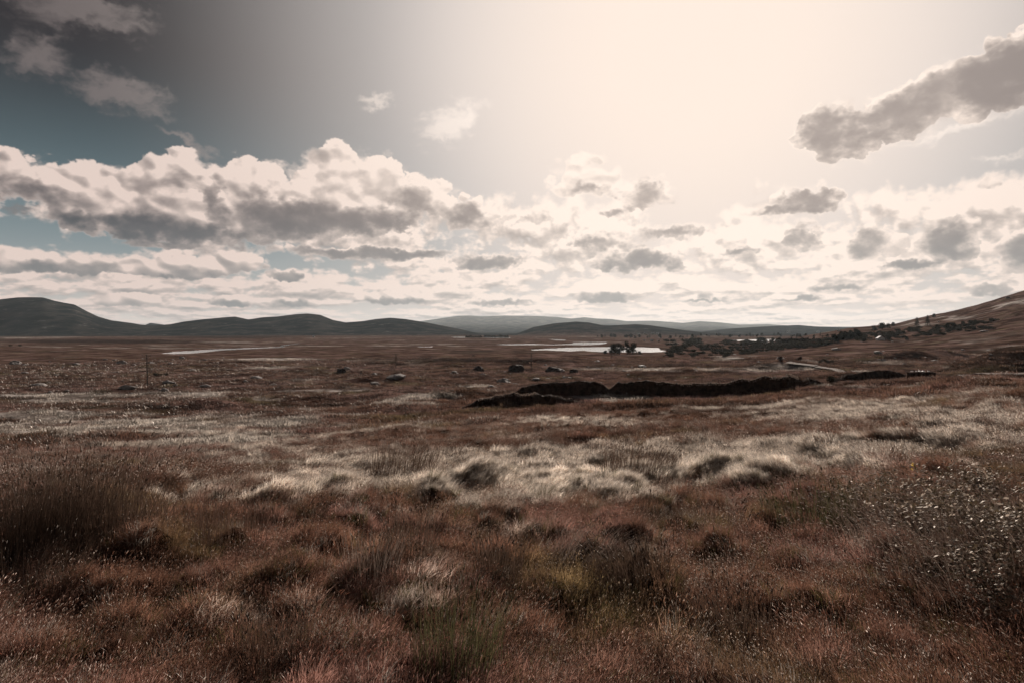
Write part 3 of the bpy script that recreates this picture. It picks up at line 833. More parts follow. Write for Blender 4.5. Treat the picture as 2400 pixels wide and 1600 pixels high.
# ------------------------------------------------------------------ grass and rushes
def blades(rs, n, rad, h0, h1, wid, lean, spread, seed_frac=0.0, seed_len=0.045, seed_w=0.005, levels=(0, .35, .7, 1), curl=1.0, basew=None):
    """arrays for a tuft of n blades"""
    a = rs.rand(n) * 6.283; r = rad * np.sqrt(rs.rand(n))
    bx, by = r * np.cos(a), r * np.sin(a)
    h = h0 + (h1 - h0) * rs.rand(n) ** 1.3
    la = a + rs.randn(n) * 0.6
    lx = np.cos(la) * spread * rs.rand(n) + lean * (0.5 + rs.rand(n)); ly = np.sin(la) * spread * rs.rand(n)
    wa = rs.rand(n) * 3.1416; wx, wy = np.cos(wa), np.sin(wa)
    w = wid * (0.7 + 0.6 * rs.rand(n))
    has = rs.rand(n) < seed_frac
    V = []; tip = []; sd = []; Q = []; T = []
    L = len(levels)
    for li, t in enumerate(levels):
        cx = bx + lx * h * (t * 0.35 + 0.65 * t ** (1 + curl)); cyy = by + ly * h * (t * 0.35 + 0.65 * t ** (1 + curl))
        cz = h * t * (1 - 0.18 * t * np.hypot(lx, ly)) - 0.04 * (t == 0)
        ww = np.where(has, w * 0.55, w * (1 - 0.75 * t ** 2)) * 0.5
        if li < L - 1:
            V.append(np.stack([np.stack([cx - wx * ww, cyy - wy * ww, cz], -1), np.stack([cx + wx * ww, cyy + wy * ww, cz], -1)], 1))
        else:
            V.append(np.stack([cx, cyy, cz], -1)[:, None, :])
            end = np.stack([cx, cyy, cz], -1)
            k1 = 0.35 + 0.65 * (1 + curl)
            dr = np.stack([lx * k1, ly * k1, 1 - 0.36 * np.hypot(lx, ly)], -1); dr /= np.linalg.norm(dr, axis=1, keepdims=True)
        tip += [np.full((n, V[-1].shape[1]), t)]
    Va = np.concatenate(V, 1); k_ = Va.shape[1]
    base = np.arange(n)[:, None] * k_
    for li in range(L - 2):
        Q.append(base + np.array([[2 * li, 2 * li + 1, 2 * li + 3, 2 * li + 2]]))
    T.append(base + np.array([[2 * (L - 2), 2 * (L - 2) + 1, 2 * (L - 2) + 2]]))
    Va = Va.reshape(-1, 3); tp = np.concatenate(tip, 1).ravel(); sdv = np.zeros(len(Va))
    m = int(has.sum())
    if m:
        e = end[has]; d = dr[has]
        ln = seed_len * (0.7 + 0.7 * rs.rand(m))[:, None]; sw = seed_w * (0.7 + 0.6 * rs.rand(m))[:, None]
        s1 = np.stack([-d[:, 1], d[:, 0], 0 * d[:, 0]], -1); s1 /= np.linalg.norm(s1, axis=1, keepdims=True) + 1e-6
        s2 = np.cross(d, s1)
        mid = e + d * ln * 0.4
        S_ = np.stack([e, mid + s1 * sw, mid - s1 * sw * .5 + s2 * sw * .87, mid - s1 * sw * .5 - s2 * sw * .87, e + d * ln], 1)
        o = len(Va) + np.arange(m)[:, None] * 5
        for tri in ((0, 1, 2), (0, 2, 3), (0, 3, 1), (4, 2, 1), (4, 3, 2), (4, 1, 3)): T.append(o + np.array([tri]))
        Va = np.concatenate([Va, S_.reshape(-1, 3)]); tp = np.concatenate([tp, np.ones(m * 5)]); sdv = np.concatenate([sdv, np.ones(m * 5)])
    return Va, np.concatenate(Q) if Q else None, np.concatenate(T), tp, sdv


def tuft_mesh(name, parts, mat):
    Vs, Qs, Ts, tp, sd = [], [], [], [], []
    off = 0
    for V, Q, T, a, b in parts:
        Vs.append(V); Qs.append(Q + off); Ts.append(T + off); tp.append(a); sd.append(b); off += len(V)
    me = mesh_np(name, np.concatenate(Vs), [np.concatenate(Qs), np.concatenate(Ts)], mat)
    for nm, v in (('tip', np.concatenate(tp)), ('seed', np.concatenate(sd))):
        me.attributes.new(nm, 'FLOAT', 'POINT').data.foreach_set('value', v.astype(np.float32))
    return me


def proto_collection(name, meshes):
    c = bpy.data.collections.new(name)
    for i, me in enumerate(meshes):
        o = bpy.data.objects.new('%s_%02d' % (name, i), me)
        c.objects.link(o)
    return c


def scatter_object(name, pos, rot, scl, idx, tint, coll, label, cat):
    me = bpy.data.meshes.new(name)
    n = len(pos)
    me.vertices.add(n); me.vertices.foreach_set('co', pos.astype(np.float32).ravel())
    me.attributes.new('rot', 'FLOAT_VECTOR', 'POINT').data.foreach_set('vector', rot.astype(np.float32).ravel())
    me.attributes.new('scl', 'FLOAT_VECTOR', 'POINT').data.foreach_set('vector', scl.astype(np.float32).ravel())
    me.attributes.new('idx', 'INT', 'POINT').data.foreach_set('value', idx.astype(np.int32))
    me.attributes.new('tint', 'FLOAT_COLOR', 'POINT').data.foreach_set('color', np.concatenate([tint, np.ones((n, 1))], 1).astype(np.float32).ravel())
    o = link(name, me)
    g = bpy.data.node_groups.new(name + '_scatter', 'GeometryNodeTree')
    g.interface.new_socket('Geometry', in_out='INPUT', socket_type='NodeSocketGeometry')
    g.interface.new_socket('Geometry', in_out='OUTPUT', socket_type='NodeSocketGeometry')
    N = g.nodes; Lk = g.links
    gi = N.new('NodeGroupInput'); go = N.new('NodeGroupOutput')
    ip = N.new('GeometryNodeInstanceOnPoints'); ci = N.new('GeometryNodeCollectionInfo')
    ci.inputs['Collection'].default_value = coll
    ci.inputs['Separate Children'].default_value = True
    ci.inputs['Reset Children'].default_value = True
    ip.inputs['Pick Instance'].default_value = True

    def att(nm, ty):
        a = N.new('GeometryNodeInputNamedAttribute'); a.data_type = ty; a.inputs['Name'].default_value = nm
        return a.outputs['Attribute']
    e2r = N.new('FunctionNodeEulerToRotation')
    Lk.new(gi.outputs[0], ip.inputs['Points']); Lk.new(ci.outputs[0], ip.inputs['Instance'])
    Lk.new(att('idx', 'INT'), ip.inputs['Instance Index'])
    Lk.new(att('rot', 'FLOAT_VECTOR'), e2r.inputs[0]); Lk.new(e2r.outputs[0], ip.inputs['Rotation'])
    Lk.new(att('scl', 'FLOAT_VECTOR'), ip.inputs['Scale'])
    Lk.new(ip.outputs[0], go.inputs[0])
    mo = o.modifiers.new('scatter', 'NODES'); mo.node_group = g
    tag(o, label, cat, kind='stuff')
    return o


def wedge(rs, n, r0, r1, half=42.0):
    """random points on the ground between two distances, even per square metre"""
    r = np.sqrt(r0 * r0 + (r1 * r1 - r0 * r0) * rs.rand(n)); a = np.radians((rs.rand(n) * 2 - 1) * half)
    return r * np.sin(a), r * np.cos(a)


def wind(x, y):
    """heading the grass leans towards"""
    base = np.where(x > 0.25 * y, 2.7, 0.35)
    s = sstep(0.15, 0.4, x / np.maximum(y, 1))
    return 0.35 * (1 - s) + 2.6 * s + fbm(x / 6, y / 6, 2, seed=301) * 2.2


def grass():
    rs = np.random.RandomState(3)
    gm = MAT['grass_blade']
    near = []
    for i in range(6):      # pinkish bent grass with seed heads above a dense sward
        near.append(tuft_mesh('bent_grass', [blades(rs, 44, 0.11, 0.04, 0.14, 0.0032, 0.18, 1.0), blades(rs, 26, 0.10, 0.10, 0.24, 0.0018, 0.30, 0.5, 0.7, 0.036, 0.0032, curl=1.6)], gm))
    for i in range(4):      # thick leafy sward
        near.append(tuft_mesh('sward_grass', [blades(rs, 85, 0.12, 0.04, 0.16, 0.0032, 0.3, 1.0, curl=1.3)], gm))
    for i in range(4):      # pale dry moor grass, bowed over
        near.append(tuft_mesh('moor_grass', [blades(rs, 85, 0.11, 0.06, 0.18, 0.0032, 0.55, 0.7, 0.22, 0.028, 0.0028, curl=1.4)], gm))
    cn = proto_collection('near_tufts', near)
    # ---- closest ground
    n = 50000
    x, y = wedge(rs, n, 2.6, 20.5, 46)
    # and round the viewer's feet and to both sides
    r_ = np.sqrt(0.2 + 90 * rs.rand(14000)); a_ = np.radians(46 + 75 * rs.rand(14000)) * np.where(rs.rand(14000) < 0.5, -1, 1)
    r2_ = np.sqrt(6.8 * rs.rand(1200)); a2_ = rs.rand(1200) * 6.283
    x = np.concatenate([x, r_ * np.sin(a_), r2_ * np.sin(a2_)]); y = np.concatenate([y, r_ * np.cos(a_), r2_ * np.cos(a2_)])
    ok = np.hypot(x, y) > 0.7; x = x[ok]; y = y[ok]; n = len(x)
    z = H(x, y)
    p, k_, o, d = cover(x, y, z)
    u = rs.rand(n)
    kind = np.where(u < p * 0.9, 10 + rs.randint(0, 4, n), np.where(u < 0.62 + p * 0.3, rs.randint(0, 6, n), 6 + rs.randint(0, 4, n)))
    clump = fbm(x / 0.5, y / 0.5, 3, 0.6, seed=331)
    sc = (0.75 + 0.45 * rs.rand(n)) * (1 + clump * 0.8) * (1 - 0.35 * d)
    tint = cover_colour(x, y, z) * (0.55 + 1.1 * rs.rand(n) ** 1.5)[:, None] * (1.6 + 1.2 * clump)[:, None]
    q_ = rs.rand(n); tint[(q_ < 0.05)] = PALE * 0.8; tint[(q_ > 0.88)] = OLIVE * 0.9
    rot = np.stack([rs.randn(n) * 0.08, rs.randn(n) * 0.08, wind(x, y) + rs.randn(n) * 0.5], -1)
    scatter_object('meadow_grass', np.stack([x, y, z - 0.01], -1), rot, np.stack([sc, sc, sc], -1), kind, tint, cn,
                   'reddish brown seeding grass filling the ground nearest the viewer', 'grass')
    # ---- middle ground
    mid = []
    for i in range(4):
        mid.append(tuft_mesh('mid_grass', [blades(rs, 60, 0.21, 0.06, 0.20, 0.008, 0.30, 0.8, 0.25, 0.06, 0.006, levels=(0, .5, 1))], gm))
    for i in range(4):
        mid.append(tuft_mesh('mid_moor_grass', [blades(rs, 80, 0.18, 0.09, 0.23, 0.0075, 0.50, 0.6, 0.15, 0.06, 0.006, levels=(0, .5, 1))], gm))
    cm = proto_collection('middle_tufts', mid)
    n = 120000
    r = 16.0 * np.exp(rs.rand(n) * math.log(82 / 16.0)); a = np.radians((rs.rand(n) * 2 - 1) * 42)
    e_ = rs.rand(n) < 0.16
    a = np.where(e_, np.sign(a) * np.radians(42 + 38 * rs.rand(n)), a); r = np.where(e_, 9 + 28 * rs.rand(n), r)
    x, y = r * np.sin(a), r * np.cos(a)
    z = H(x, y)
    p, k_, o, d = cover(x, y, z)
    clump = fbm(x / 0.8, y / 0.7, 3, 0.6, seed=341)
    keep = (rs.rand(n) < 0.55 + 0.45 * sstep(-0.3, 0.3, clump) + p * 0.3)
    kind = np.where(rs.rand(n) < p, 4 + rs.randint(0, 4, n), rs.randint(0, 4, n))
    sc = (0.65 + 0.45 * rs.rand(n)) * (1 + clump * 1.0) * (0.85 + r / 110) * (1 - 0.25 * d)
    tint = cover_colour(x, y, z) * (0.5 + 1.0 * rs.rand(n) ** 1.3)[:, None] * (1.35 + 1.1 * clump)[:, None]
    rot = np.stack([rs.randn(n) * 0.1, rs.randn(n) * 0.1, wind(x, y) + rs.randn(n) * 0.6], -1)
    q_ = rs.rand(n); tint[(q_ < 0.10)] = PALE * 0.9; tint[(q_ > 0.86)] = BROWN * 0.7
    dk_ = (clump < -0.1) & (rs.rand(n) < 0.55)
    tint[dk_] = DARKC * 1.2; sc[dk_] *= 1.25; keep &= (clump > -0.22) | (rs.rand(n) < 0.6)
    kk = keep
    scatter_object('moor_grass', np.stack([x, y, z - 0.02], -1)[kk], rot[kk], np.stack([sc, sc, sc], -1)[kk], kind[kk], tint[kk], cm,
                   'pale and brown windblown grass covering the slope below the viewer', 'grass')
    # ---- bog in the distance: coarse tussocks
    fars = [tuft_mesh('tussock', [blades(rs, 46, 0.75, 0.10, 0.42, 0.05, 0.25, 0.9, levels=(0, .5, 1))], gm) for i in range(4)]
    cf = proto_collection('tussocks', fars)
    n = 62000
    r = 62 * np.exp(rs.rand(n) * math.log(420 / 62)); a = np.radians((rs.rand(n) * 2 - 1) * 41)
    x, y = r * np.sin(a), r * np.cos(a)
    clump = fbm(x / 6, y / 5, 3, 0.6, seed=351)
    keep = rs.rand(n) < 0.15 + 0.85 * sstep(-0.25, 0.35, clump)
    x, y, r, clump = x[keep], y[keep], r[keep], clump[keep]; n = len(x)
    z = H(x, y)
    sc = (0.6 + 0.7 * rs.rand(n)) * (0.85 + r / 260) * (1 + clump * 0.5)
    tint = cover_colour(x, y, z) * (0.25 + 1.3 * rs.rand(n) ** 1.6)[:, None]
    rot = np.stack([rs.randn(n) * 0.1, rs.randn(n) * 0.1, rs.rand(n) * 6.28], -1)
    scatter_object('bog_tussocks', np.stack([x, y, z - 0.04], -1), rot, np.stack([sc, sc, sc * 0.9], -1), rs.randint(0, 4, n), tint, cf,
                   'brown tussocks and heather covering the wide flat bog', 'tussocks')


grass()


def blade_thing(name, label, cat, px, py, seed, mat, n, rad, h0, h1, wid, lean, spread, rz=None, seed_frac=0.0, group=None, extra=None, y0=2.5, parts=True, seed_len=0.05):
    """one clump: stems and a skirt of old leaves at its foot"""
    rs = np.random.RandomState(seed)
    g = ground_at(px, py, y0)
    root = bpy.data.objects.new(name, None); C.objects.link(root)
    root.location = g; root.empty_display_size = 0.2; root.scale = (1.4,) * 3 if py < 1300 else (1.2,) * 3
    root.rotation_euler = (0, 0, rs.rand() * 0.8 - 0.4 if rz is None else rz)
    V, Q, T, a, b = blades(rs, n, rad, h0, h1, wid, lean, spread, seed_frac, seed_len, 0.005)
    link('stems', mesh_np('stems', V, [Q, T], mat), root)
    V, Q, T, a, b = blades(rs, int(n * 0.55), rad * 1.35, h0 * 0.25, h1 * 0.42, wid * 1.1, lean * 0.8, spread * 2.2 + 0.3)
    link('old_leaves', mesh_np('old_leaves', V, [Q, T], MAT['dead_stem'] if extra is None else extra), root)
    for ch in root.children: ch['kind'] = 'stuff'
    tag(root, label, cat, group)
    return root


rm, prm, grm, dm = MAT['rush_stem'], MAT['pale_rush_stem'], MAT['green_rush_stem'], MAT['dead_stem']
RUSH = [  # column, row of the foot, stems, radius, heights, lean, material, label
    (15, 1330, 700, .45, .55, 1.05, .10, rm, 'tall dark rush clump cut by the left edge of the picture'),
    (105, 1300, 750, .45, .60, 1.20, .12, rm, 'tallest dark rush clump at far left, wispy tops against the slope'),
    (195, 1270, 420, .40, .50, 1.05, .12, rm, 'dark rush clump just right of the tallest one at far left'),
    (275, 1260, 350, .40, .45, .95, .14, rm, 'thin sparse dark rush clump, rightmost of the tall group at left'),
    (60, 1410, 420, .45, .30, .60, .15, rm, 'low dark rush clump in front of the tall group at far left'),
    (945, 1118, 520, .55, .35, .75, .15, rm, 'isolated dark rush clump on the pale grass left of centre, middle distance'),
    (1060, 1092, 160, .5, .25, .45, .15, rm, 'small dark rush clump beyond the isolated one left of centre'),
    (1500, 1118, 520, .6, .20, .42, .25, rm, 'dark ragged rush clump in the brightest pale grass right of centre'),
    (1620, 1240, 170, .55, .18, .38, .10, rm, 'broad low rush clump below the bright pale grass right of centre'),
    (1900, 1235, 420, .45, .25, .50, -.10, grm, 'bushy greenish rush clump left of the bramble thicket'),
    (960, 1330, 260, .22, .45, .72, .03, rm, 'group of upright thin dark stems at centre, behind pale tufts'),
    (870, 1360, 170, .25, .3, .55, .1, prm, 'pale dry rush tuft left of the upright dark stems at centre'),
    (1060, 1370, 200, .25, .3, .50, .12, prm, 'pale dry rush tuft right of the upright dark stems at centre'),
    (1165, 1370, 300, .22, .30, .50, .02, rm, 'compact spiky dark rush clump right of centre foreground'),
    (1350, 1330, 260, .30, .25, .55, .75, prm, 'pale bleached tuft bent strongly over beside the dark hollow clump'),
    (1480, 1370, 650, .34, .22, .42, -.15, rm, 'dense dark rounded rush clump right of the bent pale tuft'),
    (430, 1262, 130, .4, .35, .55, .03, dm, 'thin upright dead stems in the reddish grass at left'),
    (545, 1275, 110, .35, .35, .55, .03, dm, 'second patch of thin upright dead stems, nearer the centre'),
    (1070, 1560, 330, .28, .30, .52, .08, grm, 'green leafed rush clump at the bottom centre'),
    (1690, 1400, 34, .25, .35, .62, -.08, dm, 'few tall bare dark stems in the pink grass right of centre'),
    (1720, 1500, 300, .26, .2, .38, -.1, rm, 'dark rush clump in the foreground below the bare stems'),
    (640, 1540, 260, .25, .2, .36, .1, rm, 'small dark rush clump low in the left foreground'),
    (2020, 1230, 200, .3, .3, .6, -.12, grm, 'green upright rush clump touching the left side of the brambles'),
    (700, 1215, 240, .5, .15, .35, .2, rm, 'low dark rush patch left of centre behind the reddish grass'),
]
for i, (px, py, n, rad, h0, h1, ln, mt, lab) in enumerate(RUSH):
    far_ = 15.0 if px in (1500, 945, 1060) else 2.5
    blade_thing('rush_clump', lab, 'rushes', px, py, 500 + i, mt, n, rad, h0, h1, 0.0042 if py > 1200 else 0.0055, ln, 0.34, seed_frac=0.25, group='rush clumps in the foreground grass', y0=far_)


# ---- brambles and docks at right
def leaf_cloud(rs, n, ctr, size, leaf, flat=0.5, shell=0.0):
    """small leaf faces spread through a volume"""
    d = rs.randn(n, 3); d /= np.linalg.norm(d, axis=1, keepdims=True)
    rr = (shell + (1 - shell) * rs.rand(n)) ** 0.5
    p = d * rr[:, None] * np.array(size) + np.array(ctr)
    nrm = rs.randn(n, 3); nrm[:, 2] = np.abs(nrm[:, 2]) + flat * 2; nrm /= np.linalg.norm(nrm, axis=1, keepdims=True)
    t = np.cross(nrm, rs.randn(n, 3)); t /= np.linalg.norm(t, axis=1, keepdims=True) + 1e-6
    b = np.cross(nrm, t)
    s = leaf * (0.6 + 0.8 * rs.rand(n))[:, None]
    V = np.stack([p - t * s, p + b * s * 0.45 + nrm * s * 0.12, p + t * s, p - b * s * 0.45 + nrm * s * 0.12], 1)
    i = np.arange(n)[:, None] * 4
    return V.reshape(-1, 3), i + np.array([[0, 1, 2, 3]])


def stems_np(rs, n, rad, h, bow, w):
    V, Q, T, a, b = blades(rs, n, rad, h * 0.7, h, w, 0.0, bow, levels=(0, .3, .6, .85, 1), curl=1.3)
    return V, Q, T


BRAM = [(2080, 1225, .55, .45, 'leftmost low bramble bush of the thicket at right'), (2170, 1300, .75, .50, 'middle bramble bush with pale glinting leaves at right'),
        (2240, 1215, .75, .50, 'far bramble bush of the right thicket, tops bleached by the sun'), (2320, 1350, .70, .62, 'dark near bramble bush below the glinting leaves at right'),
        (2385, 1250, .70, .62, 'bramble bush at the right picture edge, leaning over'), (2345, 1290, .5, .40, 'small bramble bush wedged between the two largest at the right edge'), (2370, 1430, .6, .40, 'low tangled bramble lowest at the right edge')]
for i, (px, py, rw, hh, lab) in enumerate(BRAM):
    rs = np.random.RandomState(700 + i)
    g = ground_at(px, py)
    root = bpy.data.objects.new('bramble_bush', None); C.objects.link(root); root.location = g; root.scale = (1.22,) * 3
    lobes = []
    for q_ in range(9):
        a_ = rs.rand() * 6.28; r_ = rw * 0.85 * math.sqrt(rs.rand())
        s_ = rw * (0.25 + 0.25 * rs.rand())
        lobes.append(leaf_cloud(rs, 110, (math.cos(a_) * r_, math.sin(a_) * r_ * 0.8, hh * (0.35 + 0.6 * rs.rand())), (s_, s_, s_ * 0.7), 0.019, 0.5, 0.1))
    o_ = np.cumsum([0] + [len(l[0]) for l in lobes[:-1]])
    V = np.concatenate([l[0] for l in lobes]); Q = np.concatenate([l[1] + b_ for l, b_ in zip(lobes, o_)])
    link('leaves', mesh_np('leaves', V, Q, MAT['bramble_leaf']), root)
    V, Q, T = stems_np(rs, 70, rw * 0.6, hh * 1.25, 0.8, 0.006)
    link('stems', mesh_np('stems', V, [Q, T], dm), root)
    # arching seeding grass through it
    V, Q, T, a, b = blades(rs, 260, rw * 1.0, hh * 0.6, hh * 1.25, 0.0035, -0.75, 0.5, 0.5, 0.05, 0.005, curl=2.2)
    link('grass_stalks', mesh_np('grass_stalks', V, [Q, T], prm), root)
    for ch in root.children: ch['kind'] = 'stuff'
    tag(root, lab, 'bramble', 'bramble bushes at right')
g = ground_at(2140, 1150)
V, Q = leaf_cloud(np.random.RandomState(5), 7, (0, 0, 0.42), (0.06, 0.04, 0.07), 0.028, 0.1)
tag(link('yellow_plant', mesh_np('yellow_plant', V, Q, MAT['yellow_leaf']), None, g), 'small bright yellow leafy plant above the bramble thicket', 'plant')

# ------------------------------------------------------------------ rocks
def rock_mesh(seed, flat, rugged=0.35, sub=3, mat='granite', cut=0.25):
    import bmesh
    bm = bmesh.new()
    bmesh.ops.create_icosphere(bm, subdivisions=sub, radius=1.0)
    V = np.array([v.co[:] for v in bm.verts])
    rs = np.random.RandomState(seed)
    # planar faces: cut the ball with a few random planes, then roughen
    for _ in range(9):
        d = rs.randn(3); d /= np.linalg.norm(d); h = 0.62 + 0.25 * rs.rand()
        t = V @ d
        V = V - np.maximum(t - h, 0)[:, None] * d
    n = fbm(V[:, 0] * 1.3 + seed, V[:, 1] * 1.3 + V[:, 2] * 1.7, 4, 0.55)
    V = V * (1 + n * rugged)[:, None]
    V[:, 2] = V[:, 2] * flat
    V[:, 2] = np.maximum(V[:, 2], -cut) + 0.12
    for v, c in zip(bm.verts, V): v.co = c
    me = bpy.data.meshes.new('rock'); bm.to_mesh(me); bm.free()
    me.materials.append(MAT[mat])
    return me


FLAT = [rock_mesh(900 + i, 0.34) for i in range(5)]
ROUND = [rock_mesh(920 + i, 0.62) for i in range(5)]
DARK_ = [rock_mesh(940 + i, 0.60, 0.45, mat='dark_stone') for i in range(4)]
ROCKS = [  # column, row, width in the photograph, shape, label
    (36, 853, 26, 'r', 'grey boulder with a pale top, upper left of the bog'), (57, 856, 12, 'r', 'small boulder just right of the pale topped one, upper left'),
    (59, 875, 20, 'f', 'flat pale slab on the left bog above the largest slab'), (69, 895, 9, 'f', 'small white stone above the largest slab at left'),
    (87, 906, 44, 'f', 'largest flat grey slab at the left of the bog'), (117, 920, 15, 'r', 'pale rounded boulder below the largest slab at left'),
    (134, 916, 9, 'r', 'small pale boulder right of the rounded one at left'), (156, 917, 16, 'f', 'low rock right of the two pale boulders at left'),
    (129, 879, 12, 'f', 'small flat rock between the slab and the power pole'), (117, 848, 8, 'f', 'tiny pale stone left of the far rock field'),
    (180, 855, 18, 'f', 'long low rock left of the pole, far rock field'), (222, 856, 8, 'r', 'white stone in the far rock field'),
    (205, 851, 12, 'f', 'thin flat stone behind the white stone in the far rock field'), (246, 843, 12, 'f', 'farthest pale stone left of the power pole'), (267, 844, 8, 'r', 'small rock beside the farthest pale stone'),
    (284, 853, 22, 'r', 'dark boulder heap left of the pole'), (312, 856, 14, 'f', 'slanting pale rock next to the dark heap'),
    (426, 840, 14, 'r', 'bright white boulder below the river'), (405, 843, 10, 'f', 'small flat rock left of the bright white boulder'), (479, 844, 12, 'f', 'pale rock right of the bright white boulder'),
    (353, 852, 16, 'r', 'boulder touching the line of the power pole, far side'), (373, 847, 10, 'f', 'small rock right of the pole, far side'), (398, 853, 14, 'r', 'dark edged rock in the middle of the far rock field'),
    (448, 869, 22, 'f', 'low jagged rocks right of the pole'), (390, 874, 9, 'f', 'small stone on the olive ground right of the pole'),
    (299, 911, 38, 'f', 'long grey slab just left of the pole foot'), (228, 918, 12, 'r', 'rounded stone left of the long grey slab'), (323, 905, 10, 'f', 'small flat stone beside the pole foot'),
    (307, 922, 10, 'f', 'pale stone in front of the long grey slab'), (395, 898, 34, 'f', 'tilted pale slab right of the pole foot'), (410, 903, 12, 'r', 'stone leaning against the tilted pale slab'),
    (407, 920, 8, 'f', 'small pale stone below the tilted slab'), (480, 907, 26, 'f', 'pale flat rocks right of the tilted slab'), (385, 915, 22, 'r', 'dark lumpy rock below the tilted slab'),
    (602, 888, 30, 'f', 'large flat pale rock left of the centre rock field'), (585, 904, 14, 'f', 'small pale rock below the large flat one left of centre'), (640, 902, 16, 'f', 'thin pale rock right of centre left rocks'),
    (575, 894, 12, 'r', 'squat rock at the left of the centre rocks'), (880, 900, 30, 'f', 'pale slab left of the big square boulder'),
    (930, 885, 46, 'f', 'long dark whaleback rock with pale top, left of centre'), (878, 878, 14, 'r', 'small dark boulder left of the whaleback rock'),
    (812, 866, 20, 'r', 'rounded grey boulder on the flat left of centre'), (1065, 872, 16, 'f', 'thin pale slab behind the block left of centre'), (1130, 879, 14, 'r', 'grey pointed stone behind the big square boulder'),
    (1182, 898, 36, 'r', 'big square dark boulder with a flat pale top'), (1206, 900, 20, 'f', 'pale boulder leaning on the right of the big square boulder'), (1152, 906, 18, 'f', 'pale broken rocks left of the big square boulder'),
    (1255, 890, 24, 'f', 'flat pale slab right of the big square boulder'), (1284, 888, 12, 'f', 'small pale slab near the peat bank top'), (1328, 886, 22, 'f', 'tilted pale slab above the peat bank'),
    (1117, 866, 18, 'f', 'pale rock below the left dark mound stone'), (1182, 872, 10, 'f', 'small pale slab between the two dark mounds'), (1312, 871, 24, 'f', 'slanting pale slab beside the right dark mound'),
    (1462, 871, 12, 'r', 'small bright topped boulder right of the dark mounds'), (1506, 860, 24, 'f', 'long slanting pale slab right of centre'), (1400, 848, 16, 'f', 'flat pale rock near the lake shore'),
    (1210, 870, 40, 'd', 'left one of two dark rounded knolls of stone, centre'), (1300, 871, 42, 'd', 'right one of two dark rounded knolls of stone, centre'), (1120, 869, 30, 'd', 'low dark knoll of stone left of the two big ones'),
    (800, 872, 24, 'd', 'dark knoll of stone on the flat left of centre'), (1345, 873, 22, 'd', 'small dark hump right of the two big knolls'),
    (2120, 853, 10, 'f', 'small white stone on the right hillside'), (2257, 820, 11, 'f', 'bright flat stone on the right moor'), (2318, 821, 10, 'f', 'bright flat stone right of the first on the right moor'), (2307, 778, 18, 'f', 'pale outcrop on the lower hill at right'),
    (2362, 699, 12, 'f', 'white stone near the hill top at right'), (2058, 828, 24, 'f', 'pale streaked rock on the moor below the house'), (2070, 845, 12, 'r', 'small boulder on the moor below the house'), (1960, 820, 20, 'f', 'pale rock left of the house on the moor'),
    (1810, 948, 12, 'f', 'small pale stone in the grass below the long peat bank'), (1445, 1064, 10, 'r', 'small stone in the bright grass'), (2190, 846, 14, 'f', 'pale stone on the moor right of centre')]
ri = random.Random(8)
for i, (px, py, w, sh, lab) in enumerate(ROCKS):
    g = ground_at(px, py)
    me = {'f': FLAT, 'r': ROUND, 'd': DARK_}[sh][i % 4]
    s = w / F * g.y / 1.9
    o = link('dark_knoll' if sh == 'd' else 'boulder', me, None, g, ri.uniform(-0.5, 0.5) + (3.14 if i % 2 else 0), (s, s * ri.uniform(0.6, 0.9), s * ri.uniform(0.8, 1.15)))
    tag(o, lab, 'knoll' if sh == 'd' else 'rock', 'boulders on the bog')
for i in range(210):
    if i < 70: px, py, w = ri.gauss(330, 130), ri.uniform(838, 915), ri.uniform(2.5, 8)
    elif i < 150: px, py, w = ri.uniform(780, 1650), ri.uniform(855, 915), ri.uniform(3, 9)
    elif i < 180: px, py, w = ri.uniform(1650, 2380), ri.uniform(800, 860), ri.uniform(3, 9)
    else: px, py, w = ri.uniform(30, 2300), ri.uniform(835, 935), ri.uniform(2.5, 6)
    if px < 0: continue
    g = ground_at(px, py)
    s = w / F * g.y / 1.9
    o = link('small_stone', (FLAT + ROUND)[ri.randrange(10)], None, g, ri.uniform(0, 6.28), (s, s * ri.uniform(0.5, 0.9), s * ri.uniform(0.5, 0.9)))
    wh = 'in the rock field around the tall power pole' if i < 70 else 'in the rock field behind the peat banks' if i < 150 else 'on the right hand moor' if i < 180 else 'scattered alone over the open bog'
    tag(o, 'small pale granite stone lying ' + wh, 'stone', 'small stones ' + wh)


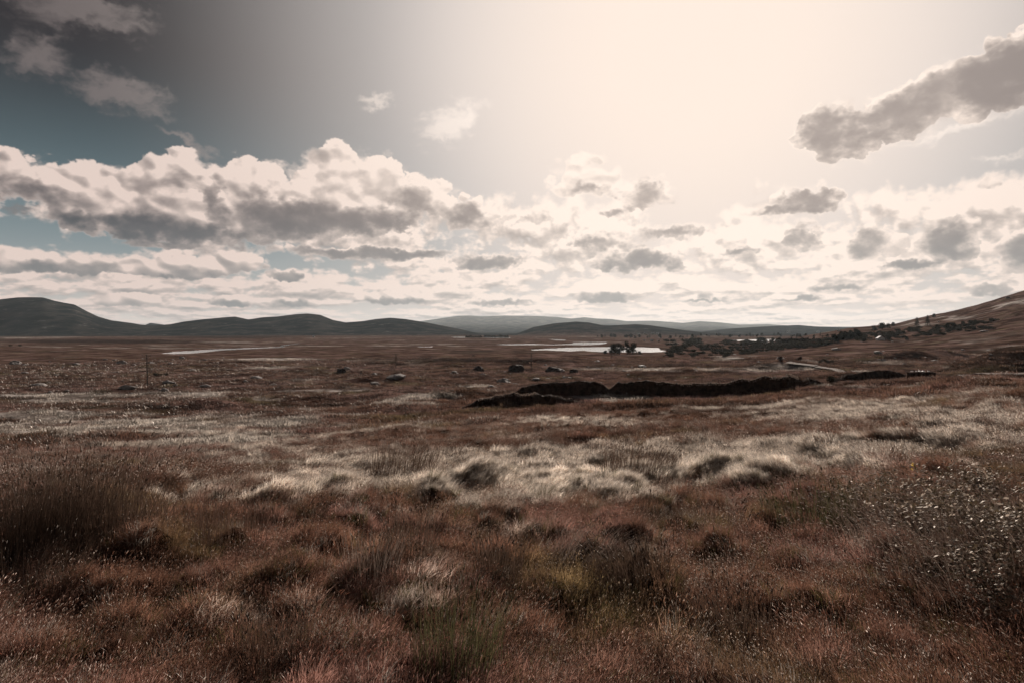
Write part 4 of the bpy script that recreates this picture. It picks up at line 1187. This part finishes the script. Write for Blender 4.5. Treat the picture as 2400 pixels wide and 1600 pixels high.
# ------------------------------------------------------------------ peat banks: cut faces with turf on top
def peat_bank(label, line, crest=0.0, depth=3.2, seed=1):
    """line: column, row of the foot, row of the top, from left to right"""
    rs = np.random.RandomState(seed)
    base = [(ground_at(a, b), (b - c) * 0.88) for a, b, c in line]
    P = []
    for i in range(len(base) - 1):
        (p, h1), (q, h2) = base[i], base[i + 1]
        m = max(4, int((q - p).length / 0.35))
        for t in np.linspace(0, 1, m)[:-1]:
            k_ = p.lerp(q, t); P.append((k_.x, k_.y, (h1 + (h2 - h1) * t) / F * k_.y))
    p, h = base[-1]; P.append((p.x, p.y, h / F * p.y))
    P = np.array(P); n = len(P)
    P[:, 2] = np.convolve(np.pad(P[:, 2], 3, 'edge'), np.ones(7) / 7, 'valid')
    P[:, 2] *= 0.92 + fbm(P[:, 0] / 3.2 + seed, P[:, 1] / 3.2, 3, 0.5) * 0.22
    s = np.arange(n)
    prof = [(-0.5, -0.6), (-0.1, 0.02), (0.05, 0.3), (0.12, 0.62), (0.2, 0.9), (0.42, 1.02), (0.8, 1.05), (1.5, 0.95), (2.6, 0.6), (3.6, 0.15), (4.4, -0.4)]
    endk = np.minimum(1, np.minimum(s, n - 1 - s) / 6.0)
    V = []
    for j, (b, hh) in enumerate(prof):
        x = P[:, 0] + b * 0.12 * 0; y = P[:, 1] + b * depth / 3.0 * (0.35 + 0.65 * endk)
        jit = fbm(P[:, 0] / 0.9 + j * 3.1, P[:, 1] / 0.9 + j, 3, 0.6, seed=seed)
        y = y + jit * 0.35
        z0 = H(x, y)
        zf = H(P[:, 0], P[:, 1])
        z = np.where(hh > 0.2, np.maximum(zf + P[:, 2] * hh * (1 + jit * 0.12) * (0.15 + 0.85 * endk), z0 - 0.3), z0 - 0.5 if hh < 0 else z0)
        V.append(np.stack([x, y, z], -1))
    V = np.stack(V, 1); kk = len(prof)
    i = np.arange(n - 1)[:, None] * kk + np.arange(kk - 1)[None, :]
    q = np.stack([i, i + kk, i + kk + 1, i + 1], -1).reshape(-1, 4)
    root = bpy.data.objects.new('peat_bank', None); C.objects.link(root)
    root.location = base[0][0]
    off = np.array(base[0][0])
    me = mesh_np('cut_face', V.reshape(-1, 3) - off, q, MAT['peat'])
    link('cut_face', me, root)
    # heather and moor grass on the brink
    m = n * 16
    t = rs.randint(0, n, m); c = np.where(rs.rand(m) < 0.3, rs.randint(1, 4, m), rs.randint(4, 8, m)); f = rs.rand(m)[:, None]
    pos = V[t, c] * (1 - f) + V[np.minimum(t + 1, n - 1), c] * f - off
    Vb, Qb, Tb = [], [], []
    h = 0.08 + 0.16 * rs.rand(m); a = rs.rand(m) * 6.28; w = 0.05
    dx, dy = np.cos(a), np.sin(a); lx = rs.randn(m) * 0.12
    A0 = pos + np.stack([dx * w, dy * w, 0 * a - .05], -1); A1 = pos - np.stack([dx * w, dy * w, 0 * a + .05], -1)
    A2 = pos + np.stack([lx, rs.randn(m) * 0.1, h], -1)
    VV = np.stack([A0, A1, A2], 1).reshape(-1, 3)
    link('heather_fringe', mesh_np('heather_fringe', VV, np.arange(m * 3).reshape(-1, 3), MAT['heather']), root)['kind'] = 'stuff'
    if crest:
        sel = (c >= 4) & (np.abs(t / n - crest) < 0.24)
        W_ = VV.reshape(-1, 3, 3)[sel] + np.array([0.02, -0.15, 0.06])
        link('turf_crest', mesh_np('turf_crest', W_.reshape(-1, 3), np.arange(len(W_) * 3).reshape(-1, 3), MAT['pale_rush_stem']), root)['kind'] = 'stuff'
    tag(root, label, 'peat bank', 'dark cut peat banks in the middle distance')


peat_bank('nearest long dark peat bank, with a white marker in front of its far face', [(1075, 959, 950), (1105, 957, 938), (1150, 955, 926), (1220, 953, 920), (1300, 950, 922), (1345, 946, 930), (1375, 944, 938)], crest=0.3, seed=3)
peat_bank('second dark peat bank behind the marker, left of the pink hollow', [(1190, 930, 910), (1250, 930, 896), (1320, 928, 890), (1380, 925, 888), (1405, 922, 893), (1450, 921, 914)], seed=5)
peat_bank('long dark peat bank with a bright turf crest, right of the pink hollow', [(1415, 921, 898), (1450, 925, 890), (1520, 930, 886), (1600, 929, 896), (1700, 924, 890), (1780, 918, 880), (1850, 912, 877), (1900, 903, 884), (1930, 898, 893)], crest=0.36, seed=7)
peat_bank('rounded dark peat bank between the gap and the turf stack', [(1958, 896, 888), (1985, 894, 874), (2030, 891, 868), (2080, 889, 864), (2110, 886, 870), (2140, 882, 878)], seed=9)
peat_bank('low dark peat edge on the moor above the long bank', [(1780, 848, 843), (1830, 846, 835), (1880, 842, 832)], seed=11)

# ------------------------------------------------------------------ shrubs and trees
def trunk_np(h, r, bend=0.0, sides=5, lv=5, off=(0, 0, 0)):
    V = []
    for i in range(lv):
        t = i / (lv - 1)
        for s in range(sides):
            a = 6.283 * s / sides
            V.append((math.cos(a) * r * (1 - 0.7 * t) + bend * t * t + off[0], math.sin(a) * r * (1 - 0.7 * t) + off[1], h * t - (0.3 if i == 0 else 0) + off[2]))
    Q = [(i * sides + s, i * sides + (s + 1) % sides, (i + 1) * sides + (s + 1) % sides, (i + 1) * sides + s) for i in range(lv - 1) for s in range(sides)]
    return np.array(V), np.array(Q)


def limb_np(a, b, r0, r1):
    a = np.array(a); b = np.array(b); d = b - a; d = d / np.linalg.norm(d)
    s = np.cross(d, (0.3, 0.2, 0.9)); s /= np.linalg.norm(s); t = np.cross(d, s)
    V = [p + (s * math.cos(k_) + t * math.sin(k_)) * r for p, r in ((a, r0), (b, r1)) for k_ in (0, 2.09, 4.19)]
    return np.array(V), np.array([(0, 1, 4, 3), (1, 2, 5, 4), (2, 0, 3, 5)])


def join(parts):
    off = 0; Vs, Qs = [], []
    for V, Q in parts:
        Vs.append(V); Qs.append(Q + off); off += len(V)
    return np.concatenate(Vs), np.concatenate(Qs)


def crown_round(seed, n=1300, h=6.0, w=3.0, lean=0.0, lift=0.5):
    rs = np.random.RandomState(seed)
    parts = []; limbs = []
    lobes = 9
    for i in range(lobes):
        a = rs.rand() * 6.28; rr = w * (0.72 - 0.045 * i) * math.sqrt(rs.rand()); zz = lift + (h - lift) * (0.06 + 0.72 * (i + rs.rand()) / lobes)
        c = (math.cos(a) * rr + lean * zz, math.sin(a) * rr, zz); s = w * (0.34 + 0.22 * rs.rand())
        parts.append(leaf_cloud(rs, n // lobes, c, (s, s, s * 0.85), 0.32, 0.3, 0.1))
        limbs.append(limb_np((lean * lift * .6, 0, lift * .6), c, 0.10, 0.03))
    tr = join([trunk_np(h * 0.6, 0.20 + h * 0.012, lean * h * 0.5)] + limbs)
    return mesh_np('crown', *join(parts), MAT['tree_foliage']), mesh_np('trunk', *tr, MAT['bark'])


def crown_spruce(seed, h=9.0, w=2.2, n=1500):
    rs = np.random.RandomState(seed)
    t = rs.rand(n) ** 0.75
    tier = np.floor(t * 14) / 14
    t2 = tier + (t - tier) * 0.5
    rr = w * (1 - t2) ** 0.85 * (0.25 + 0.75 * rs.rand(n) ** 0.5) * (0.75 + 0.5 * rs.rand(14)[np.minimum((tier * 14).astype(int), 13)])
    a = rs.rand(n) * 6.283
    p = np.stack([np.cos(a) * rr, np.sin(a) * rr, 0.9 + t2 * (h - 0.9) - rr * 0.22], -1)
    out = np.stack([np.cos(a), np.sin(a), np.full(n, -0.25)], -1); side = np.stack([-np.sin(a), np.cos(a), rs.randn(n) * 0.3], -1)
    s = 0.34 * (0.6 + 0.8 * rs.rand(n))[:, None]
    V = np.stack([p - out * s, p + side * s * 0.5, p + out * s * 1.3, p - side * s * 0.5], 1).reshape(-1, 3)
    Q = np.arange(n * 4).reshape(-1, 4)
    return mesh_np('crown', V, Q, MAT['conifer_foliage']), mesh_np('trunk', *trunk_np(h * 0.97, 0.16), MAT['bark'])


ROUNDT = [crown_round(30 + i, h=6 + 0.5 * i, w=2.7 + 0.3 * i, lean=0.04 * i) for i in range(4)]
SPRUCE = [crown_spruce(60 + i, 9.0, 2.0 + 0.3 * i) for i in range(3)]
TALLT = [crown_round(80 + i, n=1500, h=9, w=2.4, lean=0.03, lift=1.0) for i in range(2)]
SHRUB = []
for i in range(4):
    rs = np.random.RandomState(90 + i)
    ps = [leaf_cloud(rs, 150, (rs.randn() * 0.7, rs.randn() * 0.5, 0.55 + 0.5 * rs.rand()), (0.7, 0.7, 0.5), 0.17, 0.4, 0.1) for _ in range(5)]
    SHRUB.append(mesh_np('shrub', *join(ps), MAT['scrub_foliage']))


def plant_tree(kind, px, py, hpx, label, name='tree', cat='tree', group=None, rz=None, wide=1.0, y0=40.0):
    g = ground_at(px, py, y0)
    c, t = kind
    base_h = max(v.co.z for v in c.vertices)
    s = hpx / F * g.y / base_h
    root = bpy.data.objects.new(name, None); C.objects.link(root)
    root.location = g
    root.rotation_euler = (0, 0, ri.uniform(0, 6.28) if rz is None else rz)
    root.scale = (s * wide, s * wide, s)
    link('crown', c, root); link('trunk', t, root)
    tag(root, label, cat, group)
    return root


def plant_shrub(px, py, hpx, label, group, y0=40.0, wide=1.0):
    g = ground_at(px, py, y0)
    s = hpx / F * g.y / 1.5
    o = link('shrub', SHRUB[ri.randrange(4)], None, g, ri.uniform(0, 6.28), (s * wide, s * wide, s))
    tag(o, label, 'shrub', group)


TREES = [
    (1438, 829, 25, 0, 'leftmost wide tree of the group on the near lake shore', 1.15), (1452, 830, 27, 1, 'second tree from the left of the group on the near lake shore', 1.1), (1470, 830, 32, 4, 'tallest tree of the group on the near lake shore', 1.0), (1482, 829, 28, 2, 'rightmost tree of the group on the near lake shore', 1.1),
    (2149, 768, 24, 's', 'left one of two spruces on the right hillside', 1.1), (2174, 765, 26, 's', 'right one of two spruces on the right hillside', 1.0), (2189, 744, 9, 0, 'tiny wind bent tree on the skyline right of the two spruces', 1.2),
    (2093, 765, 10, 1, 'small tree on the skyline left of the two spruces', 1.2), (2068, 772, 16, 0, 'large bushy tree on the skyline above the house', 1.5), (2080, 770, 13, 3, 'second bushy tree on the skyline above the house', 1.3),
    (2050, 776, 14, 2, 'bushy tree left of the skyline trees above the house', 1.4), (2220, 772, 16, 0, 'small dark tree left of the pair below the spruces', 1.1), (2236, 770, 13, 1, 'small dark tree right of its twin below the spruces', 1.2),
    (2258, 766, 14, 2, 'dark tree in the pale clearing on the hillside', 1.3), (2284, 757, 9, 3, 'small tree at the right end of the pale clearing', 1.3), (2084, 797, 13, 3, 'dark tree just right of the pale roofed house', 1.4), (2125, 797, 9, 0, 'small shrubby tree right of the house', 1.3),
    (1808, 806, 16, 2, 'tree on the left shore of the right hand lake', 1.3), (1826, 804, 14, 1, 'second tree on the shore of the right hand lake', 1.3), (1906, 802, 14, 4, 'tall tree standing alone right of the dark plantation', 1.2), (1922, 804, 10, 0, 'low tree right of the tall lone one', 1.4),
    (1660, 820, 14, 4, 'narrow dark tree standing up from the scrub', .9), (1602, 818, 12, 2, 'dark tree at the left end of the scrub belt', 1.4), (1574, 826, 12, 1, 'dark tree at the right end of the near lake', 1.4), (1588, 824, 16, 3, 'dark bushy tree right of the near lake', 1.2),
    (1418, 829, 9, 0, 'low bushy tree left of the lake shore group', 1.7), (1500, 830, 9, 3, 'low bushy tree right of the lake shore group', 1.6),
]
for px, py, hp, kd, lab, wd in TREES:
    kind = SPRUCE[ri.randrange(3)] if kd == 's' else (TALLT[0] if kd == 4 else ROUNDT[kd])
    plant_tree(kind, px, py, hp, lab, 'spruce_tree' if kd == 's' else 'tree', 'tree', None, None, wd)
for i in range(22):          # the dark block of plantation trees
    plant_tree(TALLT[i % 2], 1843 + i * 2.4 + ri.uniform(-1, 1), 802.5 + ri.uniform(-1, 1.5), ri.uniform(10, 12.5), 'dark tree of the dense block plantation beside the right hand lake', 'plantation_tree', 'tree', 'plantation trees beside the right hand lake', wide=1.2)
for i in range(26):          # trees climbing the foot of the hill, left of the house
    px = 1955 + i * 2.3
    plant_tree(TALLT[i % 2] if i % 3 else ROUNDT[i % 4], px, 800 - i * 0.45 + ri.uniform(-2, 3), ri.uniform(13, 20), 'dark tree of the wood left of the pale roofed house', 'wood_tree', 'tree', 'wood left of the pale roofed house', wide=1.25)
for i in range(9):
    plant_tree(ROUNDT[i % 4], 1093 + i * 4.4, 791.5 + ri.uniform(-.2, .2), ri.uniform(4, 6.5), 'tiny dark tree of the left island clump in the far water', 'island_tree', 'tree', 'left clump of trees in the far water', wide=1.5)
for i in range(13):
    plant_tree(ROUNDT[i % 4], 1136 + i * 4.5, 791.0 + ri.uniform(-.2, .4), ri.uniform(4.5, 7.5), 'tiny dark tree of the right island clump in the far water', 'island_tree', 'tree', 'right clump of trees in the far water', wide=1.5)
for i in range(64):          # belt in front of the middle hill
    px = ri.uniform(1400, 1960)
    plant_tree(SPRUCE[i % 3] if i % 3 == 0 else ROUNDT[i % 4], px, 788 + ri.uniform(-1.5, 2.5) + (px < 1640) * 3, ri.uniform(4, 9), 'small dark tree in the far shelter belt below the low hills', 'belt_tree', 'tree', 'trees of the far shelter belt', wide=1.3)
for i in range(150):
    px = 1560 + 380 * ri.random() ** 0.9
    py = ri.uniform(800, 838 - max(0, px - 1700) * 0.12)
    wh = 'farthest rows of scrub' if py < 811 else 'middle of the scrub' if py < 824 else 'front edge of the scrub'
    plant_shrub(px, py, ri.uniform(5, 11), 'grey brown shrub in the ' + wh + ' right of the near lake', wh + ' right of the near lake', wide=1.5)
for i in range(95):
    px = ri.uniform(2000, 2330); f = (px - 2000) / 330
    py = ri.uniform(786 - f * 34, 802 - f * 26)
    wh = 'on the slope around the pale roofed house' if px < 2120 else 'on the hillside below the two spruces' if px < 2210 else 'on the hillside right of the two spruces'
    plant_shrub(px, py, ri.uniform(4, 9), 'dark shrub ' + wh, 'shrubs ' + wh, wide=1.5)
for px, py, hp, lab in ((1932, 852, 12, 'dark round shrub beside the pale track at right'), (1947, 903, 24, 'narrow dark shrub in the gap between two peat banks'), (1880, 862, 5, 'small shrub on the near edge of the pale track'), (46, 812, 5, 'small dark bush on the far left rise'), (25, 811, 4, 'tiny bush left of the one on the far left rise'), (370, 881, 9, 'dark low bush on the olive ground right of the pole'), (388, 880, 7, 'smaller dark bush beside the low one right of the pole'), (1110, 835, 4, 'tiny dark bush on the flat bog before the lake')):
    plant_shrub(px, py, hp, lab, None, wide=0.55 if px == 1947 else 1.0)


# ------------------------------------------------------------------ house and far cottages
def quad_mesh(name, boxes, mat):
    """boxes: x0, x1, y0, y1, z0, z1"""
    V, Q = [], []
    for x0, x1, y0, y1, z0, z1 in boxes:
        o = len(V)
        V += [(x0, y0, z0), (x1, y0, z0), (x1, y1, z0), (x0, y1, z0), (x0, y0, z1), (x1, y0, z1), (x1, y1, z1), (x0, y1, z1)]
        Q += [(o, o + 3, o + 2, o + 1), (o + 4, o + 5, o + 6, o + 7), (o, o + 1, o + 5, o + 4), (o + 1, o + 2, o + 6, o + 5), (o + 2, o + 3, o + 7, o + 6), (o + 3, o, o + 4, o + 7)]
    me = bpy.data.meshes.new(name); me.from_pydata(V, [], Q); me.materials.append(MAT[mat])
    return me


def cottage(px, py, w, d, h, rise, rz, label, roof='slate', group=None, name='cottage'):
    g = ground_at(px, py, 100)
    root = bpy.data.objects.new(name, None); C.objects.link(root)
    w = w / F * g.y
    sc0 = w / 8.5
    root.location = g; root.rotation_euler = (0, 0, rz); root.scale = (sc0,) * 3
    w = 8.5
    a, b = w / 2, d / 2
    V = [(-a, -b, -1.5), (a, -b, -1.5), (a, b, -1.5), (-a, b, -1.5), (-a, -b, h), (a, -b, h), (a, b, h), (-a, b, h), (-a, 0, h + rise), (a, 0, h + rise)]
    Fc = [(0, 1, 5, 4), (2, 3, 7, 6), (1, 2, 6, 9, 5), (3, 0, 4, 8, 7)]
    me = bpy.data.meshes.new('wall'); me.from_pydata(V, [], Fc); me.materials.append(MAT['whitewash']); link('wall', me, root)
    e = 0.35; dz = rise * e / b
    for s in (-1, 1):
        t = 0.16
        V = [(-a - e, s * (b + e), h - dz), (a + e, s * (b + e), h - dz), (a + e, 0, h + rise + 0.02), (-a - e, 0, h + rise + 0.02)]
        V += [(x, y, z + t) for x, y, z in V]
        Fc = [(0, 1, 2, 3), (4, 7, 6, 5), (0, 4, 5, 1), (1, 5, 6, 2), (2, 6, 7, 3), (3, 7, 4, 0)]
        me = bpy.data.meshes.new('roof_slope'); me.from_pydata(V, [], Fc); me.materials.append(MAT[roof]); link('roof_slope', me, root)
    for s in (-1, 1):
        ch = link('chimney', quad_mesh('chimney', [(s * (a - 0.7) - 0.4, s * (a - 0.7) + 0.4, -0.35, 0.35, h + rise * 0.6, h + rise + 1.0)], 'whitewash'), root)
        link('chimney_pot', quad_mesh('chimney_pot', [(s * (a - 0.7) - 0.13, s * (a - 0.7) + 0.13, -0.13, 0.13, h + rise + 1.003, h + rise + 1.35)], 'painted_wood'), ch)
    for x in (-a * 0.55, a * 0.55):
        f = link('window', quad_mesh('window', [(x - 0.55, x + 0.55, -b - 0.06, -b + 0.02, 0.9, 2.1)], 'dark_slate'), root)
        link('pane', quad_mesh('pane', [(x - 0.45, x + 0.45, -b - 0.075, -b - 0.063, 1.0, 2.0)], 'glass_pane'), f)
    link('door', quad_mesh('door', [(-0.5, 0.5, -b - 0.05, -b + 0.02, 0.0, 2.05)], 'painted_wood'), root)
    tag(root, label, 'house', group)


cottage(2063, 797, 17, 7.5, 2.2, 2.6, 1.35, 'small house with a bright pale roof at the foot of the right hill', 'pale_roof')
for px, py, w, lab, rf in ((1917, 778, 6, 'white cottage on the far low hill, brightest of its row', 'slate'), (1966, 777, 7, 'pale cottage right of the brightest one on the far low hill', 'slate'), (1848, 780, 6, 'faint cottage left of the brightest one on the far low hill', 'slate'),
                       (1742, 818, 4, 'white cottage half hidden in the scrub', 'slate'), (1753, 823, 4, 'low pale cottage right of the white one in the scrub', 'slate'), (1700, 809, 5, 'grey roofed cottage at the back of the scrub', 'slate'), (1792, 822, 4, 'small pale hut at the right side of the scrub', 'slate'),
                       (1861, 812, 6, 'white house in front of the dark plantation', 'slate'), (1876, 810, 5, 'second white house in front of the dark plantation', 'slate'), (1528, 800, 7, 'long pale farm building right behind the lake', 'slate'), (1544, 800.5, 5, 'white shed right of the long farm building', 'slate'), (1510, 799, 5, 'small white cottage left of the long farm building', 'slate'),
                       (1497, 785, 6, 'white cottage below the middle hill, left of its row', 'slate'), (1512, 784, 6, 'white cottage below the middle hill, second of its row', 'slate'), (1530, 783.5, 6, 'white cottage below the middle hill, third of its row', 'slate'), (1541, 783.5, 6, 'white cottage below the middle hill, right end of its row', 'slate'), (735, 790, 5, 'tiny white cottage on the far left plain below the dark hills', 'slate'),
                       (2200, 755, 4, 'tiny pale hut among the shrubs right of the spruces', 'slate')):
    cottage(px, py, w, 5.5, 2.7, 2.2, ri.uniform(-0.6, 0.6), lab, rf)


# ------------------------------------------------------------------ power poles
def tube(name, a, b, r0, r1, mat, parent=None, sides=8):
    a, b = Vector(a), Vector(b); d = (b - a).normalized()
    s = d.orthogonal().normalized(); t = d.cross(s)
    V = [tuple(p + (s * math.cos(6.283 * i / sides) + t * math.sin(6.283 * i / sides)) * r) for p, r in ((a, r0), (b, r1)) for i in range(sides)]
    Fc = [(i, (i + 1) % sides, sides + (i + 1) % sides, sides + i) for i in range(sides)] + [tuple(range(sides))[::-1], tuple(range(sides, 2 * sides))]
    me = bpy.data.meshes.new(name); me.from_pydata(V, [], Fc); me.materials.append(MAT[mat])
    return link(name, me, parent)


def power_pole(px, py, top, label, lean=0.0, wide=1.0):
    g = ground_at(px, py, 60)
    h = (py - top) / F * g.y
    root = bpy.data.objects.new('power_pole', None); C.objects.link(root); root.location = g
    tube('post', (0, 0, -1), (lean, 0, h), 0.16 * wide, 0.11 * wide, 'weathered_wood', root)
    arm = tube('crossarm', (lean - 1.35, -0.14, h - 0.35), (lean + 1.35, -0.14, h - 0.42), 0.085 * wide, 0.085 * wide, 'weathered_wood', root, 4)
    for x in (-1.25, 0, 1.25):
        tube('insulator', (lean + x, -0.14, h - 0.28), (lean + x, -0.14, h + 0.05), 0.07 * wide, 0.045 * wide, 'dark_slate', arm, 6)
    for s in (-1, 1):
        tube('brace', (lean + s * 0.75, -0.1, h - 0.42), (lean, -0.1, h - 1.25), 0.04 * wide, 0.04 * wide, 'weathered_wood', root, 4)
    tag(root, label, 'power pole', 'power poles crossing the bog')


power_pole(346, 906, 830, 'tall power pole with a crossarm standing on the left of the bog', -0.25, 1.05)
power_pole(1245, 872, 826, 'thin far power pole between the two dark stone knolls', 0, 1.1)
power_pole(928, 862, 828, 'faint far power pole left of centre, the most distant', 0, 1.2)
power_pole(1434, 842, 808, 'small power pole standing against the near lake', 0, 1.3)

# ------------------------------------------------------------------ turf stack and marker
g = ground_at(2163, 884, 60)
root = bpy.data.objects.new('turf_stack', None); C.objects.link(root); root.location = g
sc_ = g.y / F
L_ = 66 * sc_; rt = random.Random(4)
sod = rock_mesh(961, 0.5, 0.25, 1, 'peat')
rows = 7
for j in range(rows):
    nn = 20 - j
    for i in range(nn):
        s = L_ / 20 * 0.62
        link('turf_sod', sod, root, (-L_ / 2 + (i + 0.5 + j * 0.5) * L_ / 20 + rt.uniform(-.05, .05), rt.uniform(-0.35, 0.25), (j + 0.3) * 15 * sc_ / rows), rt.uniform(0, 3), (s, s * 0.9, 15 * sc_ / rows * 1.3))
core = quad_mesh('stack_core', [(-L_ * 0.46, L_ * 0.44, -0.3, 1.2, -0.4, 12 * sc_)], 'peat')
link('stack_core', core, root)
tag(root, 'long dark stack of cut turf carrying pale plastic sheeting', 'turf stack')
bagm = rock_mesh(970, 0.55, 0.3, 2, 'white_plastic')
for i, (x, w) in enumerate(((-0.40, 8), (-0.25, 7), (-0.10, 10), (0.03, 9), (0.20, 6))):
    s = w * sc_ / 2
    b = link('plastic_bag', bagm, None, (g.x + x * L_, g.y - 0.1, g.z + 14.6 * sc_), i * 1.3, (s, s * 0.8, s * 0.55))
    tag(b, ['white plastic bag at the left end of the turf stack', 'small white bag, second from the left on the turf stack', 'large white bag in the middle of the turf stack', 'white bag right of the large one on the turf stack', 'smallest white bag at the right of the turf stack'][i], 'bag', 'white bags on the turf stack')
g = ground_at(1246, 938, 40)
o = rock_mesh(981, 1.3, 0.2, 2, 'white_plastic')
s = 3.2 * g.y / F / 1.6
tag(link('marker_bag', o, None, (g.x, g.y - 0.3, g.z + s * 0.6), 0.3, (s * 0.8, s * 0.8, s * 1.5)), 'small bright white upright bag standing against the nearest peat bank', 'bag')

# ------------------------------------------------------------------ haze
def build_haze():
    m = bpy.data.materials.new('haze'); m.use_nodes = True
    t = m.node_tree; t.nodes.clear()
    o = t.nodes.new('ShaderNodeOutputMaterial'); v = t.nodes.new('ShaderNodeVolumePrincipled')
    v.inputs['Color'].default_value = (0.74, 0.88, 0.97, 1)
    v.inputs['Density'].default_value = HAZE
    v.inputs['Anisotropy'].default_value = 0.3
    t.links.new(v.outputs[0], o.inputs['Volume'])
    x, y0, y1, z0, z1 = 14500, -14500, 14500, -32, 330
    V = [(a, b, c) for c in (z0, z1) for b in (y0, y1) for a in (-x, x)]
    Q = [(0, 2, 3, 1), (4, 5, 7, 6), (0, 1, 5, 4), (2, 6, 7, 3), (0, 4, 6, 2), (1, 3, 7, 5)]
    me = bpy.data.meshes.new('haze'); me.from_pydata(V, [], Q); me.materials.append(m)
    ob = link('haze', me)
    tag(ob, 'thin pale haze filling the air over the whole bog', 'haze', kind='stuff')


HAZE = 2.4e-5
build_haze()
